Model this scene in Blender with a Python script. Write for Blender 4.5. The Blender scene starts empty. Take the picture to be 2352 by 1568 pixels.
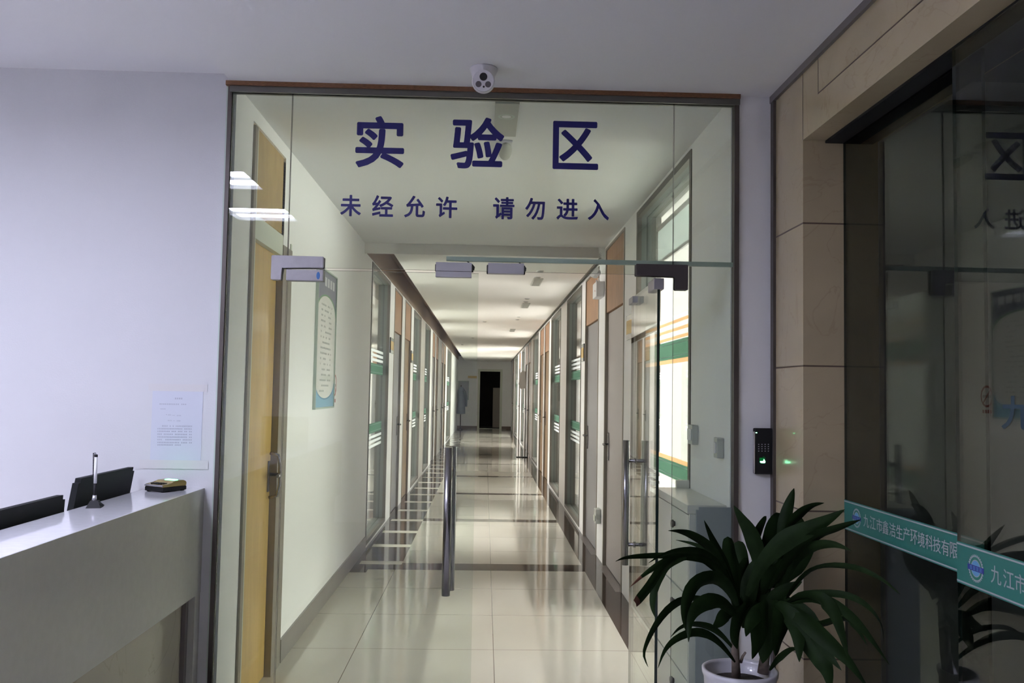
import bpy, bmesh, math, random
from mathutils import Vector, Matrix
random.seed(7)
SC = bpy.context.scene
COL = SC.collection

# ------------------------------------------------------------------ camera, exposure, world
F_PX, YAW, PITCH, ROLL, EYE = 2046.5, .0292, .0563, .017, Vector((0, 0, 1.5))
cy, sy, cp, sp, cr, sr = math.cos(YAW), math.sin(YAW), math.cos(PITCH), math.sin(PITCH), math.cos(ROLL), math.sin(ROLL)
_r, _f, _u = Vector((cy, -sy, 0)), Vector((sy, cy, 0)), Vector((0, 0, 1))
FW = _f*cp + _u*sp
_u2 = _u*cp - _f*sp
RT = _r*cr + _u2*sr
UP = _u2*cr - _r*sr
cam_d = bpy.data.cameras.new('camera')
cam = bpy.data.objects.new('camera', cam_d)
COL.objects.link(cam)
cam.matrix_world = Matrix(((RT.x, UP.x, -FW.x, EYE.x), (RT.y, UP.y, -FW.y, EYE.y), (RT.z, UP.z, -FW.z, EYE.z), (0, 0, 0, 1)))
cam_d.sensor_width = 36
cam_d.lens = F_PX*36/2352
cam_d.clip_start = .05
cam_d.clip_end = 100
SC.camera = cam
SC.view_settings.view_transform = 'Standard'
SC.view_settings.look = 'None'
SC.view_settings.gamma = 1
SC.view_settings.exposure = 1.15
SC.cycles.use_denoising = True
SC.cycles.max_bounces = 14
SC.cycles.diffuse_bounces = 6
SC.cycles.glossy_bounces = 6
SC.cycles.transparent_max_bounces = 32
SC.cycles.caustics_reflective = False
SC.cycles.caustics_refractive = False
SC.cycles.sample_clamp_indirect = 6
W = bpy.data.worlds.new('dark_evening')
SC.world = W
W.use_nodes = True
W.node_tree.nodes['Background'].inputs[0].default_value = (.35, .37, .45, 1)
W.node_tree.nodes['Background'].inputs[1].default_value = .004
LAMP_POWER = 37.0          # the grille lights over the reception desk
DAY_RIGHT = 11.5            # daylight in the windows of the rooms right of the corridor
DAY_LEFT = 10.5


def at(x, y, axis, v):
    """A pixel of the 2352x1568 frame as the point where its sight line meets the plane axis = v."""
    d = FW + RT*((x-1176)/F_PX) - UP*((y-784)/F_PX)
    return EYE + d*((v-EYE[axis])/d[axis])


# ------------------------------------------------------------------ materials
def new_mat(name):
    m = bpy.data.materials.new(name)
    m.use_nodes = True
    nt = m.node_tree
    nt.nodes.clear()
    out = nt.nodes.new('ShaderNodeOutputMaterial')
    return m, nt, out


def mat(name, col, rough=.5, metal=0, spec=.5, noise=0, nscale=6, bump=0, bscale=60, coat=0, col2=None, stretch=None, coat_rough=.05):
    m, nt, out = new_mat(name)
    p = nt.nodes.new('ShaderNodeBsdfPrincipled')
    nt.links.new(p.outputs[0], out.inputs[0])
    p.inputs['Base Color'].default_value = (*col, 1)
    p.inputs['Roughness'].default_value = rough
    p.inputs['Metallic'].default_value = metal
    p.inputs['Specular IOR Level'].default_value = spec
    p.inputs['Coat Weight'].default_value = coat
    p.inputs['Coat Roughness'].default_value = coat_rough
    geo = nt.nodes.new('ShaderNodeNewGeometry')
    vec = geo.outputs['Position']
    if stretch:
        mp = nt.nodes.new('ShaderNodeMapping')
        mp.inputs['Scale'].default_value = stretch
        nt.links.new(vec, mp.inputs['Vector'])
        vec = mp.outputs[0]
    if noise or col2:
        n = nt.nodes.new('ShaderNodeTexNoise')
        n.inputs['Scale'].default_value = nscale
        n.inputs['Detail'].default_value = 6
        nt.links.new(vec, n.inputs['Vector'])
        r = nt.nodes.new('ShaderNodeValToRGB')
        c2 = col2 or tuple(max(0, c*(1-noise)) for c in col)
        r.color_ramp.elements[0].position = .35
        r.color_ramp.elements[1].position = .65
        r.color_ramp.elements[0].color = (*c2, 1)
        r.color_ramp.elements[1].color = (*col, 1)
        nt.links.new(n.outputs['Fac'], r.inputs['Fac'])
        nt.links.new(r.outputs['Color'], p.inputs['Base Color'])
    if bump:
        n2 = nt.nodes.new('ShaderNodeTexNoise')
        n2.inputs['Scale'].default_value = bscale
        nt.links.new(vec, n2.inputs['Vector'])
        b = nt.nodes.new('ShaderNodeBump')
        b.inputs['Strength'].default_value = bump
        b.inputs['Distance'].default_value = .01
        nt.links.new(n2.outputs['Fac'], b.inputs['Height'])
        nt.links.new(b.outputs[0], p.inputs['Normal'])
    return m


def emit(name, col, strength):
    m, nt, out = new_mat(name)
    e = nt.nodes.new('ShaderNodeEmission')
    e.inputs[0].default_value = (*col, 1)
    e.inputs[1].default_value = strength
    nt.links.new(e.outputs[0], out.inputs[0])
    return m


def glass_mat(name, tint, rough=0.0, boost=1.0):
    """Clear sheet glass: tinted see-through plus mirror by Fresnel, right from either side of the sheet."""
    m, nt, out = new_mat(name)
    geo = nt.nodes.new('ShaderNodeNewGeometry')
    ior = nt.nodes.new('ShaderNodeMix')
    ior.inputs[2].default_value = 1.5
    ior.inputs[3].default_value = 1/1.5
    nt.links.new(geo.outputs['Backfacing'], ior.inputs[0])
    fr = nt.nodes.new('ShaderNodeFresnel')
    nt.links.new(ior.outputs[0], fr.inputs['IOR'])
    fac = fr.outputs[0]
    if boost != 1:
        mu = nt.nodes.new('ShaderNodeMath')
        mu.operation = 'MULTIPLY'
        mu.inputs[1].default_value = boost
        mu.use_clamp = True
        nt.links.new(fac, mu.inputs[0])
        fac = mu.outputs[0]
    t = nt.nodes.new('ShaderNodeBsdfTransparent')
    t.inputs[0].default_value = (*tint, 1)
    g = nt.nodes.new('ShaderNodeBsdfGlossy')
    g.inputs['Roughness'].default_value = rough
    g.inputs['Color'].default_value = (1, 1, 1, 1)
    mx = nt.nodes.new('ShaderNodeMixShader')
    nt.links.new(fac, mx.inputs[0])
    nt.links.new(t.outputs[0], mx.inputs[1])
    nt.links.new(g.outputs[0], mx.inputs[2])
    nt.links.new(mx.outputs[0], out.inputs[0])
    return m


def film_mat(name, col, see=.35):
    """Translucent window film."""
    m, nt, out = new_mat(name)
    d = nt.nodes.new('ShaderNodeBsdfDiffuse')
    d.inputs[0].default_value = (*col, 1)
    tl = nt.nodes.new('ShaderNodeBsdfTranslucent')
    tl.inputs[0].default_value = (*col, 1)
    a = nt.nodes.new('ShaderNodeMixShader')
    a.inputs[0].default_value = .6
    nt.links.new(d.outputs[0], a.inputs[1])
    nt.links.new(tl.outputs[0], a.inputs[2])
    t = nt.nodes.new('ShaderNodeBsdfTransparent')
    t.inputs[0].default_value = (*[min(1, c*1.1) for c in col], 1)
    b = nt.nodes.new('ShaderNodeMixShader')
    b.inputs[0].default_value = see
    nt.links.new(a.outputs[0], b.inputs[1])
    nt.links.new(t.outputs[0], b.inputs[2])
    nt.links.new(b.outputs[0], out.inputs[0])
    return m


def tile_mat(name, col, grout, size, ox, oy, rough):
    """Polished floor tiles on a square grid with thin joints."""
    m, nt, out = new_mat(name)
    p = nt.nodes.new('ShaderNodeBsdfPrincipled')
    nt.links.new(p.outputs[0], out.inputs[0])
    p.inputs['Roughness'].default_value = rough
    p.inputs['Specular IOR Level'].default_value = .5
    geo = nt.nodes.new('ShaderNodeNewGeometry')
    sep = nt.nodes.new('ShaderNodeSeparateXYZ')
    nt.links.new(geo.outputs['Position'], sep.inputs[0])
    fs = []
    for k, o in ((0, ox), (1, oy)):
        a = nt.nodes.new('ShaderNodeMath'); a.operation = 'SUBTRACT'; a.inputs[1].default_value = o
        nt.links.new(sep.outputs[k], a.inputs[0])
        b = nt.nodes.new('ShaderNodeMath'); b.operation = 'PINGPONG'; b.inputs[1].default_value = size/2
        nt.links.new(a.outputs[0], b.inputs[0])
        c = nt.nodes.new('ShaderNodeMath'); c.operation = 'LESS_THAN'; c.inputs[1].default_value = .0022
        nt.links.new(b.outputs[0], c.inputs[0])
        fs.append(c)
    mx = nt.nodes.new('ShaderNodeMath'); mx.operation = 'MAXIMUM'
    nt.links.new(fs[0].outputs[0], mx.inputs[0]); nt.links.new(fs[1].outputs[0], mx.inputs[1])
    n = nt.nodes.new('ShaderNodeTexNoise'); n.inputs['Scale'].default_value = 2.5; n.inputs['Detail'].default_value = 5
    nt.links.new(geo.outputs['Position'], n.inputs['Vector'])
    r = nt.nodes.new('ShaderNodeValToRGB')
    r.color_ramp.elements[0].color = (*[c*.93 for c in col], 1); r.color_ramp.elements[1].color = (*col, 1)
    nt.links.new(n.outputs['Fac'], r.inputs['Fac'])
    mc = nt.nodes.new('ShaderNodeMix'); mc.data_type = 'RGBA'
    nt.links.new(mx.outputs[0], mc.inputs[0]); nt.links.new(r.outputs['Color'], mc.inputs[6])
    mc.inputs[7].default_value = (*grout, 1)
    nt.links.new(mc.outputs[2], p.inputs['Base Color'])
    return m


def stone_mat(name, col, vein, rough=.25, coat=.5, scale=3, vein_w=.06):
    m, nt, out = new_mat(name)
    p = nt.nodes.new('ShaderNodeBsdfPrincipled')
    nt.links.new(p.outputs[0], out.inputs[0])
    p.inputs['Roughness'].default_value = rough
    p.inputs['Coat Weight'].default_value = coat
    p.inputs['Coat Roughness'].default_value = .06
    geo = nt.nodes.new('ShaderNodeNewGeometry')
    n = nt.nodes.new('ShaderNodeTexNoise'); n.inputs['Scale'].default_value = scale; n.inputs['Detail'].default_value = 8
    n.inputs['Distortion'].default_value = .6
    nt.links.new(geo.outputs['Position'], n.inputs['Vector'])
    r = nt.nodes.new('ShaderNodeValToRGB')
    r.color_ramp.elements[0].position = .3; r.color_ramp.elements[1].position = .7
    r.color_ramp.elements[0].color = (*[c*.86 for c in col], 1); r.color_ramp.elements[1].color = (*col, 1)
    nt.links.new(n.outputs['Fac'], r.inputs['Fac'])
    n2 = nt.nodes.new('ShaderNodeTexNoise'); n2.inputs['Scale'].default_value = scale*.9; n2.inputs['Detail'].default_value = 4
    n2.inputs['Distortion'].default_value = 1.2
    nt.links.new(geo.outputs['Position'], n2.inputs['Vector'])
    s = nt.nodes.new('ShaderNodeMath'); s.operation = 'SUBTRACT'; s.inputs[1].default_value = .5
    a = nt.nodes.new('ShaderNodeMath'); a.operation = 'ABSOLUTE'
    v = nt.nodes.new('ShaderNodeMapRange'); v.inputs[1].default_value = 0; v.inputs[2].default_value = vein_w*.15
    v.inputs[3].default_value = .28; v.inputs[4].default_value = 0
    nt.links.new(n2.outputs['Fac'], s.inputs[0]); nt.links.new(s.outputs[0], a.inputs[0]); nt.links.new(a.outputs[0], v.inputs[0])
    mc = nt.nodes.new('ShaderNodeMix'); mc.data_type = 'RGBA'
    nt.links.new(v.outputs[0], mc.inputs[0]); nt.links.new(r.outputs['Color'], mc.inputs[6]); mc.inputs[7].default_value = (*vein, 1)
    nt.links.new(mc.outputs[2], p.inputs['Base Color'])
    return m


M = {}
M['plaster'] = mat('white_wall_paint', (.60, .60, .605), .7, spec=.3, bump=.05, bscale=140)
M['ceiling'] = mat('white_ceiling_paint', (.74, .74, .74), .85, spec=.2, bump=.04, bscale=120)
M['corr_wall'] = mat('corridor_wall_paint', (.86, .855, .845), .6, spec=.3, bump=.04, bscale=140)
M['recess'] = mat('brown_bare_recess', (.27, .20, .15), .9)
M['corr_ceil'] = mat('corridor_ceiling_paint', (.80, .785, .75), .8, spec=.2)
M['tile'] = tile_mat('polished_cream_tile', (.575, .545, .475), (.14, .11, .09), .8, .076, 6.878, .075)
M['lobby_tile'] = tile_mat('lobby_stone_tile', (.70, .68, .67), (.1, .09, .08), .8, .076, 6.878, .15)
M['lobby_paint'] = mat('lobby_back_wall_panel', (.76, .76, .78), .7)
M['brown_tile'] = mat('brown_border_tile', (.066, .042, .031), .08, noise=.35, nscale=9, spec=.18)
M['dark_tile'] = mat('dark_border_tile', (.048, .032, .024), .08, noise=.3, nscale=7, spec=.18)
M['pale_strip'] = mat('pale_inlay_tile', (.68, .65, .56), .12)
M['threshold'] = mat('grey_granite_threshold', (.25, .22, .21), .3, noise=.4, nscale=120)
M['base_grey'] = mat('grey_skirting_tile', (.22, .20, .19), .3, noise=.12, nscale=5, coat=.2)
M['base_brown'] = mat('brown_skirting_tile', (.12, .08, .065), .3, coat=.3)
M['glass'] = glass_mat('greenish_sheet_glass', (.918, .945, .918))
M['glass_edge'] = mat('dark_glass_edge', (.012, .022, .018), .2, spec=.5)
M['room_glass'] = glass_mat('window_pane_glass', (.945, .955, .945))
M['dark_glass'] = glass_mat('entrance_door_glass', (.55, .57, .54), boost=.7)
M['stone'] = stone_mat('beige_wall_stone', (.49, .40, .245), (.30, .21, .12))
M['stone_joint'] = mat('stone_joint', (.10, .065, .04), .7)
M['trim_dark'] = mat('dark_metal_trim', (.085, .07, .062), .45, metal=.3)
M['trim_grey'] = mat('grey_metal_trim', (.17, .15, .145), .45, metal=.3)
M['wood_trim'] = mat('orange_brown_wood_strip', (.23, .105, .042), .45, noise=.5, nscale=10, stretch=(6, 30, 60))
M['channel'] = mat('brushed_steel_channel', (.16, .155, .14), .4, metal=.7)
M['steel'] = mat('satin_steel', (.33, .315, .325), .45, metal=.25, noise=.08, nscale=30)
M['steel_dark'] = mat('dark_and_shaded_steel', (.10, .085, .085), .4, metal=.6)  # dark knob metal; also paints the shadow on the right corner clamp
M['tube_steel'] = mat('polished_handle_steel', (.30, .29, .295), .25, metal=1)
M['alu'] = mat('grey_aluminium', (.47, .55, .48), .5, metal=0)
M['lock_face'] = mat('anodised_lock_face', (.38, .37, .38), .5, metal=.0)
M['black'] = mat('black_plastic', (.010, .010, .011), .6, spec=.25)
M['monitor'] = mat('black_monitor_plastic', (.010, .011, .012), .65, spec=.2)
M['navy'] = mat('navy_vinyl', (.007, .005, .12), .5)
M['blue_dot'] = mat('blue_sticker', (.015, .12, .36), .4)
M['quartz'] = mat('white_quartz_top', (.74, .73, .76), .10, noise=.05, nscale=40, coat=.5)
M['quartz_front'] = mat('shade_grey_quartz_front', (.47, .47, .42), .22, noise=.04, nscale=30, coat=.15)  # same white quartz as the top, with its shade painted in
M['marble'] = stone_mat('cream_marble_panel', (.40, .37, .29), (.17, .14, .09), rough=.2, coat=.4, scale=2.2, vein_w=.05)
M['counter_wood'] = mat('desk_laminate', (.35, .30, .25), .4)
M['paper'] = mat('notice_paper', (.555, .575, .64), .6)
M['ink'] = mat('faint_print', (.25, .26, .32), .7)
M['tape'] = mat('yellowed_tape', (.60, .585, .575), .5)
M['gold'] = mat('gold_plastic', (.38, .29, .12), .25, metal=.6)
M['silver'] = mat('silver_plastic', (.60, .59, .62), .25, metal=.7)
M['white_plastic'] = mat('white_plastic', (.72, .72, .72), .35)
M['cam_white'] = mat('camera_white_plastic', (.70, .68, .70), .4)
M['lens'] = mat('dark_lens', (.006, .006, .007), .08)
M['ir'] = mat('infrared_window', (.10, .085, .09), .15)
M['led'] = emit('green_led', (.15, 1, .35), 6)
M['led_screen'] = emit('green_screen_strip', (.08, 1, .32), 6)
M['finger'] = emit('green_finger_window', (.02, .55, .12), .1)
M['finger_bright'] = emit('green_finger_glow', (.2, 1, .45), 4)
M['key'] = mat('grey_keys', (.42, .42, .46), .4)
M['yellow_door'] = mat('yellow_wood_veneer', (.60, .40, .13), .35, noise=.12, nscale=5, stretch=(6, 6, .7), coat=.2)
M['yellow_panel'] = mat('tan_wood_panel', (.47, .33, .13), .45, noise=.15, nscale=5, stretch=(3, 3, 1))
M['door_frame'] = mat('grey_door_frame', (.30, .27, .225), .4, metal=.4)
M['pale_frame'] = mat('pale_frame_edge', (.62, .65, .55), .5)
M['orange_wood'] = mat('orange_wood_panel', (.40, .215, .105), .45, noise=.2, nscale=6, stretch=(4, 4, 1))
M['brown_wood'] = mat('brown_wood_door', (.26, .16, .07), .45, noise=.2, nscale=6, stretch=(4, 4, 1))
M['steel_door'] = mat('grey_steel_door', (.24, .235, .24), .4, metal=.1)
M['pink_door'] = mat('pale_pinkish_steel_door', (.44, .405, .395), .4, metal=.1)
M['win_lining'] = mat('grey_green_window_lining', (.15, .165, .15), .5)
M['win_frame'] = mat('olive_grey_window_frame', (.115, .105, .085), .45, metal=.1)
M['film_green'] = film_mat('green_window_film', (.28, .41, .34), .5)
M['film_white'] = film_mat('white_window_film', (.80, .82, .82), .6)
M['film_orange'] = film_mat('orange_window_film', (.80, .62, .45), .5)
M['blind'] = film_mat('white_roller_blind', (.80, .86, .85), .0)
M['stand_in_grey'] = mat('grey_green_stand_in', (.20, .24, .23), .8)  # for the added cabinet forms, shade held in the colour
M['cabinet'] = mat('white_cabinet_laminate', (.66, .66, .60), .4, coat=.1)
M['gap'] = mat('dark_gap', (.03, .03, .028), .8)
M['grey_board'] = mat('blue_grey_board', (.34, .365, .38), .55)
M['switch'] = mat('grey_switch_plastic', (.46, .47, .43), .35)
M['poster_white'] = mat('poster_white', (.70, .71, .68), .3, coat=.3)
M['poster_head'] = mat('poster_slate', (.15, .16, .22), .35)
M['poster_green'] = mat('poster_green', (.10, .30, .10), .35)
M['poster_blue'] = mat('poster_blue', (.22, .44, .60), .35)
M['poster_deep'] = mat('poster_deep_blue', (.10, .26, .42), .35)
M['print_grey'] = mat('print_grey', (.42, .44, .42), .6)
M['print_white'] = mat('print_white', (.62, .63, .66), .5)
M['red'] = mat('red_print', (.42, .09, .07), .5)
M['sign_yellow'] = mat('yellow_sign_insert', (.62, .42, .12), .4)
M['sign_holder'] = mat('clear_sign_holder', (.50, .52, .48), .2)
M['band_green'] = mat('green_door_sticker', (.018, .145, .118), .5)
M['band_white'] = mat('white_door_sticker', (.34, .335, .35), .5)
M['logo_blue'] = mat('logo_blue', (.10, .28, .50), .4)
M['logo_navy'] = mat('logo_navy', (.02, .03, .22), .4)
M['logo_green'] = mat('logo_dark_green', (.02, .17, .12), .4)
M['glass_blue'] = mat('blue_glass_letter', (.010, .032, .052), .6)
M['leaf'] = mat('shade_darkened_leaf', (.011, .025, .006), .6, noise=.35, nscale=20, spec=.10)  # leaf green darkened to carry the shade of its corner
M['leaf_dry'] = mat('dry_red_leaf_tip', (.12, .045, .025), .7)
M['stem'] = mat('pale_cane_stem', (.24, .19, .155), .7, noise=.3, nscale=40, bump=.3, bscale=60)
M['pot'] = mat('grey_white_ceramic_pot', (.58, .57, .60), .3, coat=.3)
M['soil'] = mat('dark_soil', (.035, .025, .018), .95, noise=.5, nscale=80, bump=.8, bscale=90)
M['lamp_tube'] = emit('cool_lamp_diffuser', (.745, .765, 1.0), LAMP_POWER)
M['blade'] = mat('dull_louvre_metal', (.30, .30, .31), .35, metal=.6)
M['lamp_body'] = mat('white_lamp_housing', (.75, .75, .76), .4)
M['day_right'] = emit('daylight_window_right', (1, .955, .935), DAY_RIGHT)
M['day_left'] = emit('daylight_window_left', (1, .955, .935), DAY_LEFT)
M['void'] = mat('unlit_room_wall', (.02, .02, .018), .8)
M['coat'] = mat('blue_grey_cloth', (.16, .19, .23), .9)
M['chair'] = mat('olive_black_chair_fabric', (.045, .042, .012), .7)
M['ceil_grey'] = mat('grey_ceiling_fitting', (.42, .42, .38), .5)
M['outside'] = mat('dark_outdoor_paving', (.06, .055, .05), .8)


# ------------------------------------------------------------------ mesh helpers
class MB:
    def __init__(self):
        self.bm = bmesh.new()
        self.mi = 0

    def face(self, pts):
        vs = [self.bm.verts.new(p) for p in pts]
        try:
            f = self.bm.faces.new(vs)
            f.material_index = self.mi
            return f
        except ValueError:
            return None

    def box(self, x0, x1, y0, y1, z0, z1, bevel=0, seg=2):
        x0, x1 = min(x0, x1), max(x0, x1); y0, y1 = min(y0, y1), max(y0, y1); z0, z1 = min(z0, z1), max(z0, z1)
        g = bmesh.new()
        bmesh.ops.create_cube(g, size=1, matrix=Matrix.Translation(((x0+x1)/2, (y0+y1)/2, (z0+z1)/2)) @ Matrix.Diagonal((x1-x0, y1-y0, z1-z0, 1)))
        if bevel:
            bmesh.ops.bevel(g, geom=g.edges[:], offset=min(bevel, .45*min(x1-x0, y1-y0, z1-z0)), segments=seg, profile=.6, affect='EDGES')
        return self.take(g)

    def take(self, g, mtx=None):
        if mtx is not None:
            bmesh.ops.transform(g, matrix=mtx, verts=g.verts)
        mp = {v: self.bm.verts.new(v.co) for v in g.verts}
        for f in g.faces:
            try:
                nf = self.bm.faces.new([mp[v] for v in f.verts])
                nf.material_index = self.mi
                nf.smooth = f.smooth
            except ValueError:
                pass
        g.free()
        return self

    def prism(self, pts, ext):
        """A flat outline (list of 3-D points) pushed along ext."""
        ext = Vector(ext)
        a = [self.bm.verts.new(Vector(p)) for p in pts]
        b = [self.bm.verts.new(Vector(p)+ext) for p in pts]
        n = len(pts)
        for vs in [a[::-1], b] + [[a[i], a[(i+1) % n], b[(i+1) % n], b[i]] for i in range(n)]:
            try:
                f = self.bm.faces.new(vs)
                f.material_index = self.mi
            except ValueError:
                pass
        return self

    def tube(self, path, r, seg=14, caps=True):
        path = [Vector(p) for p in path]
        rs = r if isinstance(r, (list, tuple)) else [r]*len(path)
        rings = []
        ref = None
        for i, p in enumerate(path):
            t = (path[min(i+1, len(path)-1)] - path[max(i-1, 0)]).normalized()
            if ref is None:
                ref = Vector((0, 0, 1)) if abs(t.z) < .9 else Vector((1, 0, 0))
            s = t.cross(ref).normalized()
            ref = s.cross(t).normalized()
            rings.append([self.bm.verts.new(p + (s*math.cos(a)+ref*math.sin(a))*rs[i]) for a in [2*math.pi*k/seg for k in range(seg)]])
        for a, b in zip(rings, rings[1:]):
            for k in range(seg):
                f = self.bm.faces.new([a[k], a[(k+1) % seg], b[(k+1) % seg], b[k]])
                f.smooth = True
                f.material_index = self.mi
        if caps:
            for c in (rings[0][::-1], rings[-1]):
                f = self.bm.faces.new(c)
                f.material_index = self.mi
        return self

    def lathe(self, prof, seg=32, mtx=None):
        """Profile of (radius, height) pairs turned about Z, then moved by mtx."""
        g = bmesh.new()
        rings = []
        for r, z in prof:
            if r < 1e-6:
                rings.append([g.verts.new((0, 0, z))]*seg)
            else:
                rings.append([g.verts.new((r*math.cos(2*math.pi*k/seg), r*math.sin(2*math.pi*k/seg), z)) for k in range(seg)])
        for a, b in zip(rings, rings[1:]):
            for k in range(seg):
                vs = []
                for v in (a[k], a[(k+1) % seg], b[(k+1) % seg], b[k]):
                    if v not in vs:
                        vs.append(v)
                if len(vs) > 2:
                    f = g.faces.new(vs)
                    f.smooth = True
        return self.take(g, mtx)

    def build(self, name, mats, parent=None, bevel=0):
        bmesh.ops.recalc_face_normals(self.bm, faces=self.bm.faces)
        me = bpy.data.meshes.new(name)
        self.bm.to_mesh(me)
        self.bm.free()
        o = bpy.data.objects.new(name, me)
        for m in (mats if isinstance(mats, (list, tuple)) else [mats]):
            me.materials.append(M[m] if isinstance(m, str) else m)
        COL.objects.link(o)
        if parent is not None:
            o.parent = parent
            o.matrix_parent_inverse = Matrix.Translation(-parent.location)
        return o


def tag(o, label, cat, group=None, kind=None):
    o['label'] = label
    o['category'] = cat
    if group:
        o['group'] = group
    if kind:
        o['kind'] = kind
    return o


def thing(name, loc, label, cat, group=None):
    o = bpy.data.objects.new(name, None)
    COL.objects.link(o)
    o.location = loc
    o.empty_display_size = .1
    return tag(o, label, cat, group)


def struct_empty(name, loc):
    o = bpy.data.objects.new(name, None)
    COL.objects.link(o)
    o.location = loc
    o.empty_display_size = .1
    o['kind'] = 'structure'
    return o


def struct(o):
    o['kind'] = 'structure'
    return o


def frame_boxes(mb, axis, x0, x1, a0, a1, z0, z1, w):
    """A rectangular frame of bar width w; axis 'x' = the frame lies in a plane of constant X (a = Y), else constant Y (a = X)."""
    for (p0, p1, q0, q1) in ((a0, a0+w, z0, z1), (a1-w, a1, z0, z1), (a0+w, a1-w, z1-w, z1), (a0+w, a1-w, z0, z0+w)):
        if axis == 'x':
            mb.box(x0, x1, p0, p1, q0, q1)
        else:
            mb.box(p0, p1, x0, x1, q0, q1)


def disc(mb, c, n, u, r, ru=None, seg=28):
    """A filled disc (or ellipse) facing n."""
    c, n, u = Vector(c), Vector(n).normalized(), Vector(u).normalized()
    v = n.cross(u)
    mb.face([c + u*(r*math.cos(a)) + v*((ru or r)*math.sin(a)) for a in [2*math.pi*k/seg for k in range(seg)]])


def ring(mb, c, n, u, r0, r1, seg=36, a0=0, a1=2*math.pi, squash=1, lift=0):
    c, n, u = Vector(c), Vector(n).normalized(), Vector(u).normalized()
    v = n.cross(u)
    pt = lambda r, a: c + u*(r*math.cos(a)) + v*(r*math.sin(a)*squash)
    for k in range(seg):
        s, e = a0+(a1-a0)*k/seg, a0+(a1-a0)*(k+1)/seg
        mb.face([pt(r0, s), pt(r1, s), pt(r1, e), pt(r0, e)])


_gl = {}


def glyph(ch, bold):
    """Outline of one character as (verts, faces) in a unit box."""
    k = (ch, bold)
    if k not in _gl:
        c = bpy.data.curves.new('glyph', 'FONT')
        c.body = ch
        c.offset = bold
        c.resolution_u = 4
        o = bpy.data.objects.new('glyph', c)
        COL.objects.link(o)
        me = bpy.data.meshes.new_from_object(o.evaluated_get(bpy.context.evaluated_depsgraph_get()))
        vs = [v.co.copy() for v in me.vertices]
        fs = [tuple(p.vertices) for p in me.polygons]
        bpy.data.objects.remove(o)
        bpy.data.curves.remove(c)
        bpy.data.meshes.remove(me)
        _gl[k] = (vs, fs)
    return _gl[k]


def put_glyph(mb, ch, o, u, v, w, h, bold=.018, fit=True, em=None):
    """Lay a character so its outline fills the box o..o+u*w+v*h (or an em box when fit is False)."""
    vs, fs = glyph(ch, 0)
    if not vs:
        return
    o, u, v = Vector(o), Vector(u), Vector(v)
    x0, x1 = min(p.x for p in vs), max(p.x for p in vs)
    y0, y1 = min(p.y for p in vs), max(p.y for p in vs)
    nrm = u.cross(v)
    sh = [(0, 0)] if bold == 0 else [(bold*math.cos(k*math.pi/8), bold*math.sin(k*math.pi/8)) for k in range(16)] + [(0, 0)]
    ww, hh = w-2*bold*w, h-2*bold*h
    for q, (dx, dy) in enumerate(sh):
        mp = [mb.bm.verts.new(o + u*(bold*w+dx*w+(p.x-x0)/(x1-x0)*ww) + v*(bold*h+dy*h+(p.y-y0)/(y1-y0)*hh) + nrm*(.00002*q)) for p in vs]
        for f in fs:
            try:
                nf = mb.bm.faces.new([mp[i] for i in f])
                nf.material_index = mb.mi
            except ValueError:
                pass


def sheet(name, parent, x0, x1, y0, y1, z0, z1, normal, mats=('glass', 'glass_edge')):
    """A pane: clear on its two broad faces, dark on its edges."""
    mb = MB()
    mb.box(x0, x1, y0, y1, z0, z1)
    ax = {'x': 0, 'y': 1}[normal]
    mb.bm.normal_update()
    for f in mb.bm.faces:
        f.material_index = 0 if abs(f.normal[ax]) > .5 else 1
    return mb.build(name, list(mats), parent)


# ------------------------------------------------------------------ the shell
GY = 3.8                      # plane of the glass front
ZC = 2.806                    # ceiling of the lobby passage
XL, XR = -1.10, 1.06          # faces of the corridor walls
ZL = 2.715                    # lowered ceiling of the long corridor
YB = 7.95                     # where it begins
YE = 36.0                     # end of the corridor
OPEN_L = [(4.12, 4.80, 0, 2.74, 'y'), (8.50, 10.13, .03, 2.72, 'w'), (10.66, 11.62, 0, 2.72, 'd'), (12.06, 13.04, 0, 2.72, 'b'),
          (13.55, 15.05, .03, 2.72, 'w'), (16.15, 17.65, .03, 2.72, 'w'), (18.4, 19.35, 0, 2.72, 'd'), (19.7, 20.65, 0, 2.72, 'b'),
          (22.2, 23.2, 0, 2.72, 'd'), (23.5, 24.5, 0, 2.72, 'b'), (25.6, 28.6, .03, 2.72, 'w')]
OPEN_R = [(4.57, 6.25, .03, 2.785, 'w'), (6.80, 7.88, 0, 2.785, 'o'), (8.34, 9.46, 0, 2.70, 'd'), (9.85, 11.62, .03, 2.70, 'w'),
          (12.60, 14.40, .03, 2.70, 'w'), (14.85, 15.95, 0, 2.70, 'b'), (16.2, 17.3, 0, 2.70, 'b'), (17.9, 19.85, .03, 2.70, 'w'),
          (20.9, 22.0, 0, 2.70, 'b'), (22.4, 23.5, 0, 2.70, 'd'), (24.2, 26.0, .03, 2.70, 'w'), (26.8, 27.9, 0, 2.70, 'd'), (29.2, 31.6, .03, 2.70, 'w'), (33.2, 34.2, 0, 2.7, 'd')]


def pierced(name, x0, x1, y0, y1, ztop, openings, m):
    mb = MB()
    y = y0
    for a, b, za, zb, k in openings:
        mb.box(x0, x1, y, a, 0, ztop)
        if za > 0:
            mb.box(x0, x1, a, b, 0, za)
        mb.box(x0, x1, a, b, zb, ztop)
        y = b
    mb.box(x0, x1, y, y1, 0, ztop)
    return struct(mb.build(name, m))


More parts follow.
